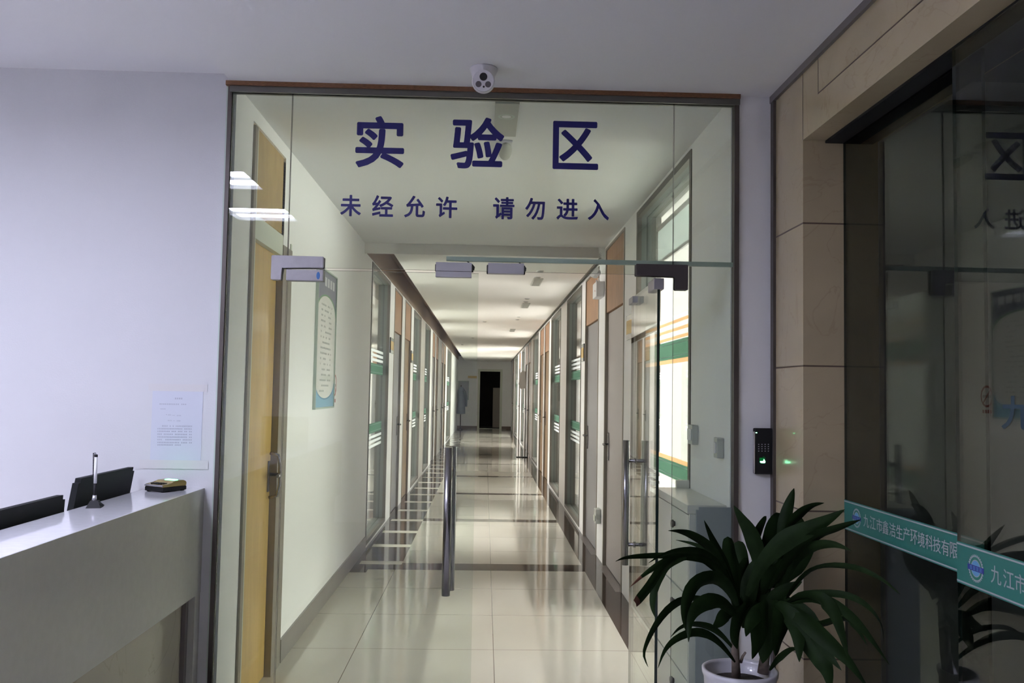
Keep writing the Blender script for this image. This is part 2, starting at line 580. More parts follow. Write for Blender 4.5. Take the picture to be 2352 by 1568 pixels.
pierced('wall_left', XL-.16, XL, GY+.031, YE, 2.9, OPEN_L, 'corr_wall')
pierced('wall_right', XR, XR+.16, GY+.031, YE, 2.9, OPEN_R, 'corr_wall')
mb = MB(); mb.box(-4.6, -1.131, GY, GY+.03, 0, 2.9); struct(mb.build('wall_front', 'plaster'))
mb = MB(); mb.box(1.085, 4.7, GY, GY+.03, 0, 2.9); struct(mb.build('wall_front_right', 'ceiling'))  # same white wall paint; the lighter colour stands in for light
mb = MB(); mb.box(-4.75, -4.6, -2.6, GY+.12, 0, 2.9); struct(mb.build('wall_lobby_left', 'lobby_paint'))
mb = MB(); mb.box(-4.6, 1.235, -2.75, -2.6, 0, 2.9); struct(mb.build('wall_back', 'lobby_paint'))

# the stone wall with the entrance opening
SX, JY0, JY1, JZ, REV = 1.235, .35, 3.43, 2.51, .30
mb = MB()
mb.box(SX, SX+REV, JY1, GY, 0, ZC+.1)
mb.box(SX, SX+REV, -2.6, JY0, 0, ZC+.1)
mb.box(SX, SX+REV, JY0, JY1, JZ, ZC+.1)
mb.mi = 1
for z in (.50, 1.06, 1.62, 2.18):
    mb.box(SX-.0008, SX+.01, JY1-.0008, GY, z-.003, z+.003)
    mb.box(SX-.0004, SX+.165, JY1-.0008, JY1+.01, z-.003, z+.003)
mb.box(SX-.0008, SX+.01, JY0, JY1-.16, 2.640, 2.645)
mb.box(SX-.0008, SX+.01, JY1-.164, JY1-.16, 2.645, ZC)
mb.box(SX-.0008, SX+.01, JY1-.002, JY1+.002, JZ, ZC)
struct(mb.build('wall_stone', ['stone', 'stone_joint']))
mb = MB()
mb.box(SX-.012, SX+.001, GY-.045, GY-.008, 0, ZC)
struct(mb.build('trim_1', 'trim_dark'))
mb = MB()
mb.box(SX-.014, SX+.001, -2.6, GY, ZC-.030, ZC)
struct(mb.build('trim_2', 'trim_grey'))

# ceilings
mb = MB()
mb.box(-1.115, SX+REV, -2.6, GY, ZC, ZC+.10)
mb.box(XL-.2, XR+.2, GY, YB+.02, ZC+.004, ZC+.10)
ZU = 2.845
LAMP_Y = (1.56, .42)
LAMP_X = (-2.02, -3.50)
LS = .50
xs_ = sorted([-4.6, -1.115] + [v for x in LAMP_X for v in (x, x+LS)])
ys_ = sorted([-2.6, GY] + [v for y in LAMP_Y for v in (y, y+LS)])
for i, (xa, xb) in enumerate(zip(xs_, xs_[1:])):
    for j, (ya, yb) in enumerate(zip(ys_, ys_[1:])):
        if not (xa in LAMP_X and ya in LAMP_Y):
            mb.box(xa, xb, ya, yb, ZU, ZU+.06)
struct(mb.build('ceiling', 'ceiling'))
mb = MB()
mb.box(-.84, XR-.055, YB, YE, ZL, ZL+.30)
mb.box(XL, XR, YB, YB+.02, ZL, ZC+.05)
struct(mb.build('ceiling_corridor', 'corr_ceil'))
mb = MB()
mb.box(XL-.2, XR+.2, YB+.021, YE, 3.02, 3.1); mb.box(XL-.16, XL-.002, YB+.021, YE, 2.9, 3.02); mb.box(XR+.002, XR+.16, YB+.021, YE, 2.9, 3.02); mb.box(XL, XR, YB, YB+.02, ZC+.05, 3.05)
mb.box(XL, XL+.004, YB+.021, YE, 2.735, 3.02)
struct(mb.build('ceiling_recess', 'recess'))
mb = MB(); mb.box(XR-.055, XR-.035, YB, YE, ZL-.004, ZL+.05); struct(mb.build('shadow_gap_strip', 'win_frame'))  # dark strip painting the shadow gap along the right wall

# floor with its inlaid borders
mb = MB()
FZ = -.06
BX0, BX1 = -.690, .868
YS = 7.57
mb.mi = 0
mb.mi = 5; mb.box(-4.7, 4.8, -2.6, GY, FZ, 0); mb.mi = 0
mb.box(XL-.16, BX1, GY, YS, FZ, 0)
mb.box(BX1, XR+.16, GY, 5.25, FZ, 0)
bands = [(7.57, 7.86)] + [(10.37+2.7*k, 10.58+2.7*k - .03*min(k, 3)) for k in range(10)]
y = YS
for a, b in bands:
    if a > y:
        mb.mi = 0; mb.box(BX0, BX1, y, a, FZ, 0)
    mb.mi = 1; mb.box(BX0, BX1, a, b, FZ, 0)
    y = b
mb.mi = 0; mb.box(BX0, BX1, y, YE, FZ, 0)
mb.mi = 1; mb.box(BX1, XR+.20, 5.25, YE, FZ, 0)
mb.mi = 2
y = YS
k = 0
while y < YE:
    a = 7.79+.85*k
    b = a+.15
    mb.mi = 2; mb.box(XL-.2, BX0, y, min(a, YE), FZ, 0)
    if b < YE:
        mb.mi = 3; mb.box(XL+.045, BX0, a, b, FZ, 0)
        mb.mi = 2; mb.box(XL-.2, XL+.045, a, b, FZ, 0)
    y = b
    k += 1
mb.mi = 2; mb.box(XL+.002, -.95, 7.44, YS, FZ+.0602, .0004)
mb.mi = 4
for a, b, za, zb, kd in OPEN_R[1:3]:
    mb.box(XR-.045, XR+.16, a+.02, b-.02, FZ+.0602, .0005)
struct(mb.build('floor', ['tile', 'brown_tile', 'dark_tile', 'pale_strip', 'threshold', 'lobby_tile']))
mb = MB(); mb.box(-5.2, XL-.16, GY+.12, YE, FZ, -.001); mb.box(XR+.2, 5.2, GY+.12, YE, FZ, -.001)
struct(mb.build('floor_rooms', 'tile'))
mb = MB(); mb.box(SX+.1, 9, -4, 3.78, FZ-.02, FZ+.05); struct(mb.build('floor_outside', 'outside'))

# skirting
mb = MB()
mb.box(XL, XL+.012, 4.99, 8.46, 0, .125)
struct(mb.build('baseboard_left', 'base_grey'))

# end wall of the corridor with its dark doorway
DX0, DX1, DZ = -.21, .60, 2.30
mb = MB()
mb.box(XL-.2, DX0, YE, YE+.15, 0, 2.9); mb.box(DX1, XR+.2, YE, YE+.15, 0, 2.9); mb.box(DX0, DX1, YE, YE+.15, DZ, 2.9)
struct(mb.build('wall_end', 'corr_wall'))
mb = MB()
frame_boxes(mb, 'y', YE-.03, YE+.16, DX0-.09, DX1+.09, -.08, DZ+.09, .09)
struct(mb.build('trim_4', 'pale_frame'))
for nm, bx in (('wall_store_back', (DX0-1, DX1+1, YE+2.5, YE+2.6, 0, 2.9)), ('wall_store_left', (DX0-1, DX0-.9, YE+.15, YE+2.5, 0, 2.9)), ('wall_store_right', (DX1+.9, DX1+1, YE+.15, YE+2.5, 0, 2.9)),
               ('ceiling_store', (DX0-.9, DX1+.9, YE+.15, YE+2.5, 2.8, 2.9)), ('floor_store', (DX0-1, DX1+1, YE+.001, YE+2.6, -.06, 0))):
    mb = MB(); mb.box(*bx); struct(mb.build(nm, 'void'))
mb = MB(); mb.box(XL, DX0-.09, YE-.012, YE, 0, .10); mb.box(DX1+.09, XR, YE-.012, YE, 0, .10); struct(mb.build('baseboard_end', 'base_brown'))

# rooms on both sides: far walls, partitions, ceilings, and the daylight in their outer windows
WIN_N = [0]


def next_window():
    WIN_N[0] += 1
    return 'window_%d' % WIN_N[0]


M['day_near'] = emit('daylight_window_near', (1, .985, .955), 11.5)


def rooms(side, depth, parts, day, name):
    s = 1 if side == 'r' else -1
    xi = (XR+.16)*s if side == 'r' else XL-.16
    xo = xi + s*depth
    mb = MB()
    for y in parts:
        mb.box(xi, xo, y-.05, y+.05, 0, 2.8)
    mb.box(xo, xo+s*.1, GY+.12, YE, 0, 2.8)
    mb.box(xi, xo+s*.1, GY+.12, YE, 2.8, 2.9)
    struct(mb.build(name, 'corr_wall'))
    for a, b in zip(parts, parts[1:]):
        if b-a < 1.0 or a > 32:
            continue
        e = struct_empty(next_window(), (xo, (a+b)/2, 0))
        mb = MB()
        mb.box(xo-s*.012, xo-s*.002, a+.35, b-.35, .9, 2.15)
        mb.build('pane', 'day_near' if side == 'r' and (a < 5 or a > 28) else day, e)
        mb = MB()
        frame_boxes(mb, 'x', xo-s*.04, xo, a+.30, b-.30, .85, 2.2, .05)
        mb.box(xo-s*.035, xo, (a+b)/2-.025, (a+b)/2+.025, .9, 2.15)
        mb.build('window_frame', 'pale_frame', e)


rooms('r', 3.2, [4.0, 6.75, 9.62, 12.1, 17.6, 22.2, 28.5, 32.2, 35.9], 'day_right', 'wall_rooms_right')
rooms('l', 3.2, [4.0, 8.3, 11.85, 15.6, 19.5, 25.2, 35.9], 'day_left', 'wall_rooms_left')

# ------------------------------------------------------------------ corridor windows and doors
def corridor_window(side, a, b, za, zb, near=False):
    s = 1 if side == 'r' else -1
    xf = XR if side == 'r' else XL
    e = struct_empty(next_window(), (xf, (a+b)/2, za))
    mb = MB()
    frame_boxes(mb, 'x', xf-s*.006, xf+s*.025, a, b, za, zb, .04)
    mb.build('window_frame', 'win_frame', e)
    mb = MB()
    frame_boxes(mb, 'x', xf+s*.025, xf+s*.165, a, b, za, zb, .035)
    mb.build('window_lining', 'win_lining', e)
    xg = xf+s*.06
    sheet('pane', e, xg, xg+s*.008, a+.04, b-.04, za+.04, zb-.04, 'x', ('room_glass', 'glass_edge'))
    xs = xg-s*.002
    up = .03 if near else -.02
    lo = -.045 if near else 0
    y0, y1 = a+.045, b-.045

    def strip(mb, z0, z1, dx=0):
        mb.box(xs-s*dx, xs-s*(dx+.0008), y0, y1, z0, z1)
    mb = MB(); strip(mb, 1.68+up, 1.79+up); mb.build('film_band', 'film_green', e)
    mb = MB(); strip(mb, 1.05+lo, 1.15+lo); mb.build('film_band', 'film_green', e)
    mb = MB()
    for z in (1.695, 1.77):
        strip(mb, z+up, z+up+.006, .001)
    for z in (1.063, 1.132):
        strip(mb, z+lo, z+lo+.006, .001)
    for k in range(3):
        strip(mb, 1.815+up+.048*k, 1.843+up+.048*k)
        strip(mb, .995+lo-.048*k, 1.023+lo-.048*k)
    mb.build('film_stripes', 'film_white', e)
    if near:
        mb = MB()
        for k in range(3):
            mb.box(xs, xs-s*.0008, y0+.10, y1, 1.797+up+.048*k, 1.815+up+.048*k)
        mb.box(xs, xs-s*.0008, y0+.10, y1, 1.655+up, 1.68+up)
        mb.box(xs, xs-s*.0008, y0+.10, y1, 1.15+lo, 1.175+lo)
        mb.build('film_edges', 'film_orange', e)
    return e


DOOR_N = [0]


def corridor_door(side, a, b, zb, kind):
    s = 1 if side == 'r' else -1
    xf = XR if side == 'r' else XL
    DOOR_N[0] += 1
    e = struct_empty('door_%d' % DOOR_N[0], (xf, (a+b)/2, 0))
    ztr = 2.21
    mb = MB()
    w = .035
    for y0, y1 in ((a, a+w), (b-w, b)):
        mb.box(xf-s*.006, xf+s*.165, y0, y1, 0, zb)
    mb.box(xf-s*.006, xf+s*.165, a+w, b-w, zb-.02, zb)
    mb.build('door_frame', 'door_frame', e)
    xl = xf+s*.022
    gap = .035 if kind == 'o' else .004
    mb = MB(); mb.box(xl, xl+s*.045, a+w+gap, b-w-.004, .008, ztr-.006, .004)
    leaf = mb.build('door_leaf', 'brown_wood' if kind == 'b' else ('pink_door' if kind == 'o' else 'steel_door'), e)
    mb = MB(); mb.box(xf+s*.004, xf+s*.12, a+w, b-w, ztr, zb-.02)
    mb.build('transom_panel', 'orange_wood', e)
    yh = b-w-.10
    mb = MB()
    mb.box(xl-s*.010, xl, yh-.025, yh+.025, .92, 1.16, .004)
    mb.build('lock_plate', 'tube_steel', e)
    mb = MB()
    mb.tube([(xl-s*.008, yh, 1.06), (xl-s*.05, yh, 1.06), (xl-s*.052, yh-.04, 1.06), (xl-s*.05, yh-.12, 1.058)], .009, 10)
    mb.build('door_handle', 'tube_steel', e)
    if kind == 'o':
        for z in (1.86, 1.52, .28):
            mb = MB()
            mb.box(xl-s*.012, xl+s*.004, a+w-.004, a+w+gap+.035, z-.07, z+.07, .003)
            mb.tube([(xl-s*.008, a+w+gap*.5, z-.075), (xl-s*.008, a+w+gap*.5, z+.075)], .011, 10)
            mb.build('hinge', 'pale_frame', e)
    return e


for i, (a, b, za, zb, k) in enumerate(OPEN_R):
    if k == 'w':
        corridor_window('r', a, b, za, zb, near=(i == 0))
    else:
        corridor_door('r', a, b, zb, k)
for i, (a, b, za, zb, k) in enumerate(OPEN_L):
    if k == 'w':
        corridor_window('l', a, b, za, zb)
    elif k != 'y':
        corridor_door('l', a, b, zb, k)

# the yellow door just behind the glass
DOOR_N[0] += 1
e = struct_empty('door_%d' % DOOR_N[0], (XL, 4.56, 0))
a, b = 4.12, 4.80
mb = MB()
mb.box(XL-.16, XL+.012, a, a+.045, 0, 2.72); mb.box(XL-.16, XL+.014, b-.05, b+.16, 0, 2.26)
mb.build('door_frame', 'door_frame', e)
mb = MB()
mb.box(XL-.16, XL+.008, a+.045, b-.05, 2.20, 2.31); mb.box(XL-.02, XL+.006, a+.045, a+.08, 0, 2.72); mb.box(XL-.002, XL+.006, b+.16, b+.185, 0, 2.30)
mb.build('frame_edge', 'pale_frame', e)
mb = MB(); mb.box(XL-.06, XL-.02, a+.075, b-.055, .006, 2.20, .003); leaf = mb.build('door_leaf', 'yellow_door', e)
mb = MB(); mb.box(XL-.05, XL-.012, a+.045, b+.20, 2.33, 2.74); mb.build('transom_panel', 'yellow_panel', e)
mb = MB(); mb.box(XL-.16, XL-.0012, b, b+.20, 2.31, 2.72); mb.build('transom_backing', 'yellow_panel', e)
yh = b-.10
mb = MB(); mb.box(XL-.021, XL-.014, yh-.018, yh+.018, .96, 1.12, .003); mb.build('lock_plate', 'tube_steel', e)
mb = MB()
mb.tube([(XL-.012, yh, 1.16), (XL+.03, yh, 1.15), (XL+.04, yh, 1.10), (XL+.04, yh, 1.0), (XL+.03, yh, .94), (XL-.012, yh, .93)], .009, 12)
mb.tube([(XL-.01, yh, 1.05), (XL+.045, yh, 1.05), (XL+.05, yh-.09, 1.05)], .009, 12)
mb.build('door_handle', 'tube_steel', e)

# things seen through the windows
t = thing('roller_blind', (XR+.15, 5.4, 2.4), 'white roller blind across the top of the large window right of the glass door', 'blind')
mb = MB(); mb.box(XR+.135, XR+.138, 4.64, 6.18, 2.42, 2.64); mb.build('blind_cloth', 'blind', t)
mb = MB(); mb.tube([(XR+.14, 4.63, 2.655), (XR+.14, 6.19, 2.655)], .018, 12); mb.build('roller', 'white_plastic', t)
mb = MB(); mb.box(XR+.128, XR+.142, 4.64, 6.18, 2.40, 2.42); mb.build('bottom_rail', 'white_plastic', t)


def stand_in_cabinet(x0, x1, y0, y1, h, label, group=None, m='stand_in_grey'):  # added form standing in for the shaded wall beyond the pane
    t = thing('cabinet_stand_in', ((x0+x1)/2, (y0+y1)/2, 0), label, 'cabinet', group)
    mb = MB(); mb.box(x0, x1, y0, y1, 0, h); mb.build('cabinet_body', m, t)
    xm = (x0+x1)/2
    for xa, xb in ((x0+.01, xm-.004), (xm+.004, x1-.01)):
        mb = MB(); mb.box(xa, xb, y0-.018, y0-.001, .06, h-.03, .004); d = mb.build('cabinet_door', m, t)
        mb = MB(); mb.box(xm-.03 if xb < xm else xm+.018, xm-.018 if xb < xm else xm+.03, y0-.03, y0-.018, h*.5, h*.5+.12); h_ = mb.build('handle', 'steel', d)
    return t


stand_in_cabinet(XL-1.15, XL-.23, 10.16, 10.6, 2.5, 'added grey green cabinet in place of a shaded wall inside the first window on the left of the corridor')
stand_in_cabinet(XR+.24, XR+1.1, 11.3, 11.75, 2.4, 'added grey green cabinet in place of a shaded wall inside the second window on the right of the corridor')
stand_in_cabinet(XR+.3, XR+1.1, 14.1, 14.6, 2.4, 'added grey green cabinet in place of a shaded wall inside the third window on the right of the corridor')

# ------------------------------------------------------------------ the glass front
mb = MB()
mb.mi = 0; mb.box(-1.131, 1.085, GY-.03, GY+.03, 2.787, ZC)
struct(mb.build('trim_5', 'wood_trim'))
mb = MB()
mb.box(-1.115, 1.085, GY-.022, GY-.008, 2.762, 2.787); mb.box(-1.115, 1.085, GY+.008, GY+.022, 2.762, 2.787)
mb.box(-1.115, 1.085, GY-.022, GY+.022, 2.783, 2.787)
struct(mb.build('trim_6', 'channel'))
mb = MB()
mb.box(-1.131, -1.125, GY-.012, GY+.03, 0, 2.79)
struct(mb.build('trim_7', 'alu'))
mb = MB()
mb.box(-1.125, -1.108, GY-.012, GY+.012, 0, 2.787)
struct(mb.build('trim_8', 'trim_dark'))
mb = MB()
mb.box(1.064, 1.085, GY-.012, GY+.03, 0, 2.787)
struct(mb.build('trim_9', 'trim_dark'))

t = thing('glass_sidelight', (-.98, GY, 0), 'tall fixed clear glass pane between the white wall and the closed glass door', 'glass panel')
sheet('pane', t, -1.105, -.853, GY-.006, GY+.006, .004, 2.775, 'y')
t = thing('glass_sidelight', (.93, GY, 0), 'tall fixed clear glass pane right of the open glass door, behind the plant', 'glass panel')
sheet('pane', t, .802, 1.066, GY-.006, GY+.006, .004, 2.775, 'y')
t = thing('glass_fanlight', (0, GY, 2.4), 'wide clear glass pane above the doors with large navy Chinese lettering', 'glass panel')
sheet('pane', t, -.850, .799, GY-.006, GY+.006, 2.013, 2.775, 'y')
UX, UZ = Vector((1, 0, 0)), Vector((0, 0, 1))
YT = GY-.0075
for ch, (xa, ya, xb, yb) in zip('实验区', ((815, 268, 930, 384), (1034, 271, 1159, 386), (1269, 280, 1375, 388))):
    p0 = at(xa, yb, 1, YT); p1 = at(xb, ya, 1, YT)
    mb = MB()
    put_glyph(mb, ch, p0, UX, UZ, p1.x-p0.x, p1.z-p0.z, .025)
    mb.build('heading_character', 'navy', t)
for ch, (xa, ya, xb, yb) in zip('未经允许请勿进入', ((781, 448, 830, 496), (854, 449, 904, 497), (928, 450, 977, 499), (1001, 452, 1051, 500),
                                              (1132, 453, 1182, 503), (1206, 455, 1252, 504), (1278, 457, 1328, 504), (1350, 458, 1399, 505))):
    p0 = at(xa, yb, 1, YT); p1 = at(xb, ya, 1, YT)
    mb = MB()
    put_glyph(mb, ch, p0, UX, UZ, p1.x-p0.x, p1.z-p0.z, .022)
    mb.build('notice_character', 'navy', t)


def pull_handle(door, c, n, along, z0, z1):
    """Two upright tubes either side of the glass joined by standoffs through it; n is the glass normal."""
    h = struct_empty  # keeps the name short below
    n = Vector(n)
    mb = MB()
    for s in (-1, 1):
        p = Vector(c)+n*(.052*s)
        mb.tube([(p.x, p.y, z0), (p.x, p.y, z1)], .0175, 20)
    o = mb.build('pull_handle', 'tube_steel', door)
    for z in (z0+.10, z1-.10):
        mb = MB()
        a, b = Vector(c)-n*.05, Vector(c)+n*.05
        mb.tube([(a.x, a.y, z), (b.x, b.y, z)], .0095, 12)
        for s in (-1, 1):
            q = Vector(c)+n*(.0065*s); r_ = Vector(c)+n*(.0125*s)
            mb.tube([(q.x, q.y, z), (r_.x, r_.y, z)], .015, 14)
        s_ = mb.build('standoff', 'tube_steel', o)
    return o


# closed left leaf
t = thing('glass_door', (-.44, GY, 0), 'closed left glass door leaf with blue dot on its top clamp', 'door')
sheet('pane', t, -.849, -.037, GY-.006, GY+.006, .012, 2.003, 'y')
pull_handle(t, (-.140, GY, 0), (.14, 1, 0), None, .653, 1.263)
mb = MB(); mb.box(-.8515, -.695, GY-.022, GY+.022, 1.954, 2.002, .003); o = mb.build('top_clamp', 'steel', t)
mb = MB(); disc(mb, (-.716, GY-.0226, 1.977), (0, -1, 0), (1, 0, 0), .0075, .016); mb.build('sticker', 'blue_dot', o)
mb = MB(); mb.box(-.8515, -.695, GY-.022, GY+.022, .012, .062, .003); mb.build('bottom_clamp', 'steel', t)
mb = MB(); mb.box(-.219, -.067, GY-.036, GY-.0062, 1.981, 2.0045, .001); mb.build('armature_plate', 'lock_face', t)
# open right leaf, swung into the corridor
t = thing('glass_door', (.742, GY+.012, 0), 'open right glass door leaf swung into the corridor, seen edge on', 'door')
DL = .815


def leaf_box(mb, y0, y1, hx, z0, z1, bevel=0):
    mb.box(.742-hx, .742+hx, GY+.012+y0, GY+.012+y1, z0, z1, bevel)


parts = []
mb = MB(); leaf_box(mb, 0, DL, .006, .012, 2.0)
mb.bm.normal_update()
for f in mb.bm.faces:
    f.material_index = 0 if abs(f.normal.x) > .5 else 1
parts.append(mb.build('pane', ['glass', 'glass_edge'], t))
parts.append(pull_handle(t, (.742, GY+.012+.63, 0), (1, 0, 0), None, .655, 1.268))
mb = MB(); leaf_box(mb, -.008, .16, .022, 1.952, 2.0, .003); mb.build('top_clamp', 'steel', t)
mb = MB(); leaf_box(mb, -.008, .16, .022, .012, .062, .003); mb.build('bottom_clamp', 'steel', t)
mb = MB(); mb.box(.742-.034, .742-.0062, GY+.59, GY+.73, 1.952, 1.985, .002); mb.build('armature_plate', 'lock_face', t)
t.rotation_euler = (0, 0, -math.radians(1.6))

# L-shaped patch fittings, locks, trunking
for (xs, lab, m) in ((((-.916, -.695), (-.916, -.872)), 'pale steel L shaped corner clamp at top of the closed left door', 'steel'),
                     (((.637, .863), (.807, .863)), 'L shaped corner clamp, shadow in its colour, at top of the open right door', 'steel_dark')):
    (a0, a1), (b0, b1) = xs
    if a0 == b0:
        pts = [(a0, 1.957), (b1, 1.957), (b1, 2.010), (a1, 2.010), (a1, 2.059), (a0, 2.061)]
    else:
        pts = [(a0, 2.006), (b0, 2.006), (b0, 1.948), (a1, 1.948), (a1, 2.057), (a0, 2.057)]
    t = thing('corner_clamp', ((a0+a1)/2, GY, 2.0), lab, 'door fitting')
    for nm, y0, dy in (('front_plate', GY-.022, .0157), ('rear_plate', GY+.0063, .0157)):
        mb = MB()
        mb.prism([(x, y0, z) for x, z in pts], (0, dy, 0))
        bmesh.ops.bevel(mb.bm, geom=[e_ for e_ in mb.bm.edges], offset=.0025, segments=2, affect='EDGES')
        mb.build(nm, m, t)
for x0, x1, z0, z1, lab in ((-.219, -.067, 2.0065, 2.044, 'grey magnetic door lock above the closed left leaf'),
                            (.003, .156, 2.0005, 2.045, 'grey magnetic door lock over the open doorway, nearer the middle of the bar')):
    t = thing('magnetic_lock', ((x0+x1)/2, GY, z0), lab, 'door lock')
    mb = MB(); mb.box(x0, x1, GY-.036, GY-.0062, z0, z1, .001); mb.build('lock_body', 'lock_face', t)
    mb = MB(); mb.box(x0-.006, x1+.007, GY+.0062, GY+.032, z0+.004, z1-.002, .004); mb.build('rear_bracket', 'black', t)
    mb = MB(); mb.tube([(x1-.02, GY+.02, 2.058), (x1-.012, GY+.026, 2.052), (x1+.002, GY+.028, 2.044), (x1+.010, GY+.026, 2.034), (x1+.008, GY+.022, 2.02)], .0028, 8)
    mb.build('cable', 'black', t)
mb = MB(); mb.box(-.177, 1.064, GY+.0065, GY+.026, 2.0565, 2.0755, .001)
tag(mb.build('cable_trunking', 'alu'), 'long grey green cable trunking bar across the glass above the doors', 'trunking')

# security camera on the ceiling
t = thing('security_camera', (-.030, 3.545, ZC), 'white ceiling security camera above the glass front', 'camera')
CM = Matrix.Translation((-.030, 3.55, ZC))
mb = MB(); mb.lathe([(0, 0), (.056, 0), (.057, -.006), (.052, -.018), (.047, -.030), (.045, -.048), (.043, -.060)], 32, CM)
mb.build('mount', 'cam_white', t)
mb = MB(); g = bmesh.new(); bmesh.ops.create_uvsphere(g, u_segments=28, v_segments=18, radius=.047)
for f in g.faces: f.smooth = True
mb.take(g, Matrix.Translation((-.030, 3.545, ZC-.056))); o = mb.build('camera_ball', 'cam_white', t)
fd = Vector((0, -1, -.25)).normalized()
fc = Vector((-.030, 3.545, ZC-.056)) + fd*.016
fu = Vector((1, 0, 0))
fv = fd.cross(fu)
mb = MB()
mb.tube([fc, fc+fd*.034], .0415, 32); o = mb.build('face_plate', 'cam_white', t)
fp = fc+fd*.0342
if fv.z < 0: fv = -fv
mb = MB(); mb.tube([fp-fd*.012, fp-fd*.010], .0421, 32); mb.build('seam', 'black', t)
mb = MB(); mb.tube([fp-fd*.004, fp+fd*.002+fv*0], .001, 6); mb.bm.clear()
mb.tube([fp+fv*.015-fd*.003, fp+fv*.015+fd*.002], .0155, 24); mb.build('lens', 'lens', o)
for sx in (-1, 1):
    c = fp+fu*(sx*.019)-fv*.014
    mb = MB(); mb.tube([c-fd*.003, c+fd*.0015], .0120, 20); mb.build('infrared_lamp', 'ir', o)
c = fp-fv*.0235+fu*.002
mb = MB(); mb.tube([c-fd*.003, c+fd*.001], .004, 12); mb.build('light_sensor', 'lens', o)

# ------------------------------------------------------------------ lobby ceiling lights (over the reception desk)
ROWS = ('row nearest the glass front', 'row farther from the glass front')
for LX0, col in zip(LAMP_X, ('above the reception desk', 'near the far left wall')):
    LX1 = LX0+LS
    for ya, row in zip(LAMP_Y, ROWS):
        yb = ya+LS
        t = thing('ceiling_light', ((LX0+LX1)/2, (ya+yb)/2, ZU), 'recessed grille ceiling light %s, %s' % (col, row), 'ceiling light', 'grille lights of the lobby')
        mb = MB()
        h = .032
        mb.box(LX0, LX0+.012, ya, yb, ZU-.004, ZU+h); mb.box(LX1-.012, LX1, ya, yb, ZU-.004, ZU+h)
        mb.box(LX0, LX1, ya, ya+.012, ZU-.004, ZU+h); mb.box(LX0, LX1, yb-.012, yb, ZU-.004, ZU+h)
        mb.box(LX0, LX1, ya, yb, ZU+h, ZU+h+.012)
        mb.build('housing', 'lamp_body', t)
        mb = MB(); mb.box(LX0+.03, LX1-.03, ya+.03, yb-.03, ZU+h-.012, ZU+h-.002); mb.build('diffuser', 'lamp_tube', t)
        mb = MB(); mb.box(LX0+.012, LX1-.012, (ya+yb)/2-.012, (ya+yb)/2+.012, ZU+.002, ZU+.018)
        mb.build('louvre', 'lamp_body', t)

# ------------------------------------------------------------------ reception counter and what stands on it
CX0, CX1, CT = -1.394, -1.168, 1.076
t = thing('reception_counter', ((CX0+CX1)/2, 2, 0), 'white stone topped reception counter running up to the white wall', 'counter')
mb = MB(); mb.box(CX0, CX1-.002, .2, GY-.001, CT-.028, CT, .001); mb.build('counter_top', 'quartz', t)
mb = MB(); mb.box(CX1-.03, CX1-.002, .2, GY-.001, .645, CT-.028); mb.box(CX1-.002, CX1, .2, GY-.001, .645, CT-.0006); mb.build('front_panel', 'quartz_front', t)
mb = MB(); mb.box(CX1-.03, CX1-.002, 3.735, GY-.001, 0, .645); mb.build('end_post', 'quartz_front', t)
mb = MB(); mb.box(CX1-.07, CX1-.045, .2, 3.72, .06, .645); mb.build('lower_panel', 'marble', t)
mb = MB(); mb.box(CX1-.045, CX1-.028, 3.705, 3.735, 0, .645); mb.build('corner_strip', 'trim_grey', t)
mb = MB(); mb.box(CX0+.06, CX1-.07, .2, GY-.001, 0, CT-.028); mb.build('counter_carcass', 'counter_wood', t)
mb = MB(); mb.box(-2.05, CX0+.06, .2, GY-.001, .715, .745); mb.build('desk_top', 'counter_wood', t)
for y in (.2, 3.6):
    mb = MB(); mb.box(-2.03, -1.98, y, y+.06, 0, .715); mb.build('desk_leg', 'counter_wood', t)


def monitor(yc, w, ztop, zbot, xb, xt, label):
    t = thing('computer_monitor', (xb-.05, yc, .745), label, 'monitor', 'monitors behind the reception counter')
    dx = xt-xb
    g = bmesh.new()
    bmesh.ops.create_cube(g, size=1, matrix=Matrix.Diagonal((.022, w, ztop-zbot, 1)))
    ed = [e_ for e_ in g.edges if abs((e_.verts[0].co-e_.verts[1].co).x) > .01]
    bmesh.ops.bevel(g, geom=ed, offset=.016, segments=6, affect='EDGES')
    sh = Matrix.Identity(4); sh[0][2] = dx/(ztop-zbot)
    mb = MB(); mb.take(g, Matrix.Translation(((xb+xt)/2, yc, (ztop+zbot)/2)) @ sh); mb.build('display', 'monitor', t)
    mb = MB(); mb.box(xb-.06, xb-.02, yc-.03, yc+.03, .76, (ztop+zbot)/2, .006); mb.build('neck', 'monitor', t)
    mb = MB(); mb.box(xb-.14, xb+.05, yc-.11, yc+.11, .746, .76, .005); mb.build('foot', 'monitor', t)
    mb = MB()
    sl = -dx/(ztop-zbot)
    mb.box((xb+xt)/2-.0125, (xb+xt)/2-.0118, yc-w/2+.02, yc+w/2-.02, (ztop+zbot)/2-.002, (ztop+zbot)/2+.002); mb.bm.clear()
    mb.face([(xb-.0118+sl*0, yc-w/2+.015, zbot+.02), (xb-.0118, yc+w/2-.015, zbot+.02), (xt-.0125, yc+w/2-.015, ztop-.015), (xt-.0125, yc-w/2+.015, ztop-.015)])
    mb.build('screen', 'lens', t)
    return t


monitor(3.46, .50, 1.168, .85, -1.485, -1.435, 'black monitor seen from behind, taller one nearer the wall notice')
monitor(2.84, .56, 1.123, .80, -1.455, -1.44, 'black monitor seen from behind at the left edge, lower one')

